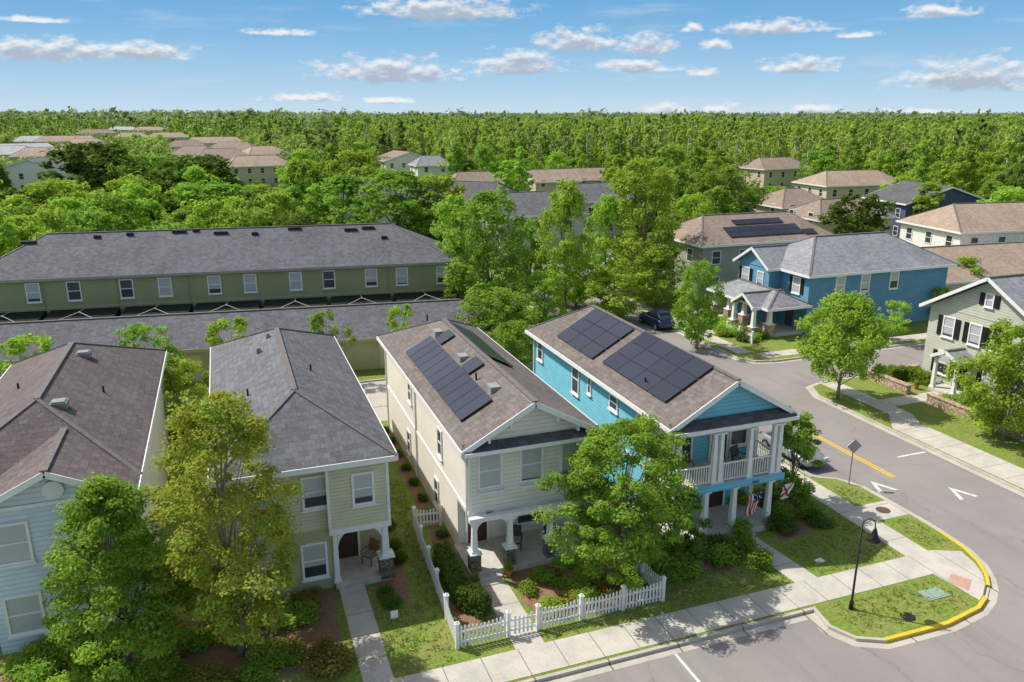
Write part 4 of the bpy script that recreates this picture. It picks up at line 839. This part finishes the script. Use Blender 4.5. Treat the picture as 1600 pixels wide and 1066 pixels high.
# ---------------------------------------------------------------- cars
def loft(st,n=14,p=3.2):
    m=MB()
    for x,w,z0,z1 in st:
        for j in range(n):
            a=2*math.pi*(j+.5)/n; c,s=math.cos(a),math.sin(a)
            m.v.append((x,w*math.copysign(abs(c)**(2/p),c),(z0+z1)/2+(z1-z0)/2*math.copysign(abs(s)**(2/p),s)))
    for i in range(len(st)-1):
        for j in range(n): m.f.append([i*n+j,i*n+(j+1)%n,(i+1)*n+(j+1)%n,(i+1)*n+j])
    m.f.append(list(range(n))); m.f.append(list(range((len(st)-1)*n,len(st)*n))); return m
TYRE=M('tyre',(.02,.02,.02),fine=0); LAMP=M('headlamp',(.7,.7,.72),rough=.15,fine=0); TAIL=M('tail_lamp',(.4,.01,.01),rough=.2,fine=0)
def car(label,x,y,rot,colr,group=None,name='car',suv=0):
    pm,nt,b=newmat('car_paint'); b.inputs['Base Color'].default_value=(*colr,1); b.inputs['Roughness'].default_value=.25; b.inputs['Metallic'].default_value=.3; b.inputs['Coat Weight'].default_value=.6
    o=T(name,label,'car',(x,y,.0),rot,group,local=True); e=suv*.2
    loft([(-2.25,.68,.4,.75),(-2.15,.84,.28,.9+e),(-1.6,.9,.24,.98+e),(-.6,.92,.22,.97+e),(.9,.92,.22,.93+e),(1.7,.88,.24,.84+e),(2.15,.8,.3,.7+e),(2.3,.62,.4,.6)]).build('body',pm,o,True)
    loft([(-2.05 if suv else -1.7,.7,.85+e,.98+e),(-1.5 if suv else -1.05,.72,.85+e,1.38+e),(.1,.72,.85+e,1.4+e),(.5,.7,.85+e,1.3+e),(1.15,.7,.85+e,.93+e)],p=4).build('windows',GL,o,True)
    loft([(-1.6 if suv else -1.05,.6,1.37+e,1.42+e),(-.6,.64,1.38+e,1.46+e),(.1,.62,1.38+e,1.45+e),(.35,.55,1.33+e,1.37+e)],p=4).build('roof',pm,o,True)
    for sx in (-1.4,1.4):
        for sy in (-1,1):
            w=MB().tube([(sx,sy*.72,.33),(sx,sy*.93,.33)],[.33,.33],18).build('wheel',TYRE,o); MB().tube([(sx,sy*.931,.33),(sx,sy*.945,.33)],[.2,.2],14).build('rim',GREYM,w)
    for sy in (-1,1):
        MB().box(2.1,2.24,sy*.62-.14,sy*.62+.14,.6,.74).build('headlight',LAMP,o); MB().box(-2.24,-2.1,sy*.66-.12,sy*.66+.12,.68,.84).build('tail_light',TAIL,o)
        MB().box(.75,.9,sy*.92-.03 if sy>0 else -1.05,1.05 if sy>0 else -.89,.95+e,1.08+e).build('mirror',pm,o)
car('silver grey car parked at the kerb behind the bushy small tree',31.0,35.4,R(-90),(.3,.31,.32)); car('dark blue car parked beyond the intersection by the deep blue house',38.7,65.0,R(90),(.015,.03,.13),suv=1)
p=G(408,343); car('white car glimpsed between trees beyond the green townhouse roof',p.x,p.y,R(10),(.7,.7,.7))
# ---------------------------------------------------------------- light & sky
EL=R(52); AZ=math.atan2(-.74,.67)
sd=Vector((math.sin(AZ)*math.cos(EL),math.cos(AZ)*math.cos(EL),math.sin(EL)))
sun=bpy.data.lights.new('sun','SUN'); sun.energy=4.7; sun.angle=R(.6); sun.color=(1,.955,.87); so=bpy.data.objects.new('sun',sun); col.objects.link(so)
so.rotation_euler=sd.to_track_quat('Z','Y').to_euler(); so.location=(0,0,60)
W=bpy.data.worlds.new('World'); scene.world=W; W.use_nodes=True; nt=W.node_tree; bg=nt.nodes['Background']; wo=nt.nodes['World Output']
sky=nt.nodes.new('ShaderNodeTexSky'); sky.sky_type='NISHITA'; sky.sun_disc=False; sky.sun_elevation=EL; sky.sun_rotation=AZ%(2*math.pi)
tc=nt.nodes.new('ShaderNodeTexCoord'); dx,dy,dz=sepv(nt,tc.outputs['Generated'])
az=mth(nt,'ARCTAN2',dx,dy); el=mth(nt,'ARCSINE',dz)
def group():
    gt=bpy.data.node_groups.new('cloud_field','ShaderNodeTree')
    gt.interface.new_socket('az',in_out='INPUT',socket_type='NodeSocketFloat'); gt.interface.new_socket('el',in_out='INPUT',socket_type='NodeSocketFloat'); gt.interface.new_socket('field',in_out='OUTPUT',socket_type='NodeSocketFloat')
    gi=gt.nodes.new('NodeGroupInput'); go=gt.nodes.new('NodeGroupOutput'); a,e=gi.outputs[0],gi.outputs[1]; cur=None
    for u,v,w,hh in ((610,110,135,24),(810,97,80,24),(690,13,150,22),(900,62,78,23),(1010,70,55,20),(990,104,65,14),(1200,42,92,14),(1465,17,52,12),(1250,101,62,17),(1520,116,105,30),(215,80,85,17),(70,78,120,20),(1100,112,26,10),(1120,69,28,11),(1085,44,20,8),(440,50,60,7),(480,152,70,9),(600,157,48,7),(1040,170,45,10),(1130,170,30,14),(1270,172,48,14),(1450,179,85,10),(1340,55,40,5),(50,30,50,6)):
        d=ray(u,v); a0=math.atan2(d.x,d.y); e0=math.asin(d.z/d.length); iw=1225/w; ih=1225/hh
        p=mth(gt,'MULTIPLY_ADD',a,iw,-a0*iw); q=mth(gt,'MULTIPLY_ADD',e,ih,-(e0-hh*.35/1225)*ih); q=mth(gt,'MAXIMUM',mth(gt,'MULTIPLY',q,.75),mth(gt,'MULTIPLY',q,-2.2))
        f=mth(gt,'MULTIPLY_ADD',p,p,mth(gt,'MULTIPLY',q,q)); cur=f if cur is None else mth(gt,'MINIMUM',cur,f)
    vec=comb(gt,mth(gt,'MULTIPLY',a,46),mth(gt,'MULTIPLY',e,95),0.0); nz=noise(gt,vec,1.0,6,.6)
    out=mth(gt,'ADD',mth(gt,'SUBTRACT',1.0,mth(gt,'SQRT',cur)),mth(gt,'MULTIPLY',mth(gt,'SUBTRACT',nz,.5),2.1)); gt.links.new(out,go.inputs[0]); return gt
gt=group()
def fieldat(a,e):
    n=nt.nodes.new('ShaderNodeGroup'); n.node_tree=gt; nt.links.new(a,n.inputs[0]); nt.links.new(e,n.inputs[1]); return n.outputs[0]
f0=fieldat(az,el); f1=fieldat(mth(nt,'SUBTRACT',az,.002),mth(nt,'ADD',el,.006))
mask=mth(nt,'MULTIPLY',ramp(nt,f0,.02,.7),.93); base_shade=ramp(nt,f1,.0,.75)
cc=mixc(nt,base_shade,(.90,.91,.92),(.43,.50,.61))  # lit tops and shaded bases mixed into the cloud colour
cr=nt.nodes.new('ShaderNodeValToRGB'); nt.links.new(mth(nt,'DIVIDE',el,R(13)),cr.inputs[0]); E=cr.color_ramp
E.elements[0].position=0; E.elements[0].color=(.58,.74,.86,1); E.elements[1].position=1; E.elements[1].color=(.08,.28,.62,1)
for p_,c_ in ((.15,(.42,.64,.83,1)),(.4,(.23,.49,.77,1)),(.65,(.13,.38,.70,1))): z=E.elements.new(p_); z.color=c_
vec=comb(nt,mth(nt,'MULTIPLY',az,7),mth(nt,'MULTIPLY',el,45),3.0); ci=ramp(nt,noise(nt,vec,1.0,4,.6),.5,.85)
base=mixc(nt,mth(nt,'MULTIPLY',ci,.35),cr.outputs[0],(.75,.8,.86))
nt.links.new(mixc(nt,mask,base,cc),bg.inputs[0]); bg.inputs[1].default_value=1.0
bg2=nt.nodes.new('ShaderNodeBackground'); nt.links.new(mixc(nt,1.0,sky.outputs[0],(1.5,1.25,1.0),'MULTIPLY'),bg2.inputs[0]); bg2.inputs[1].default_value=.15
mx=nt.nodes.new('ShaderNodeMixShader'); nt.links.new(mth(nt,'MAXIMUM',ramp(nt,el,R(8.8),R(14)),mth(nt,'LESS_THAN',el,-.004)),mx.inputs[0])
nt.links.new(bg.outputs[0],mx.inputs[1]); nt.links.new(bg2.outputs[0],mx.inputs[2]); nt.links.new(mx.outputs[0],wo.inputs[0])
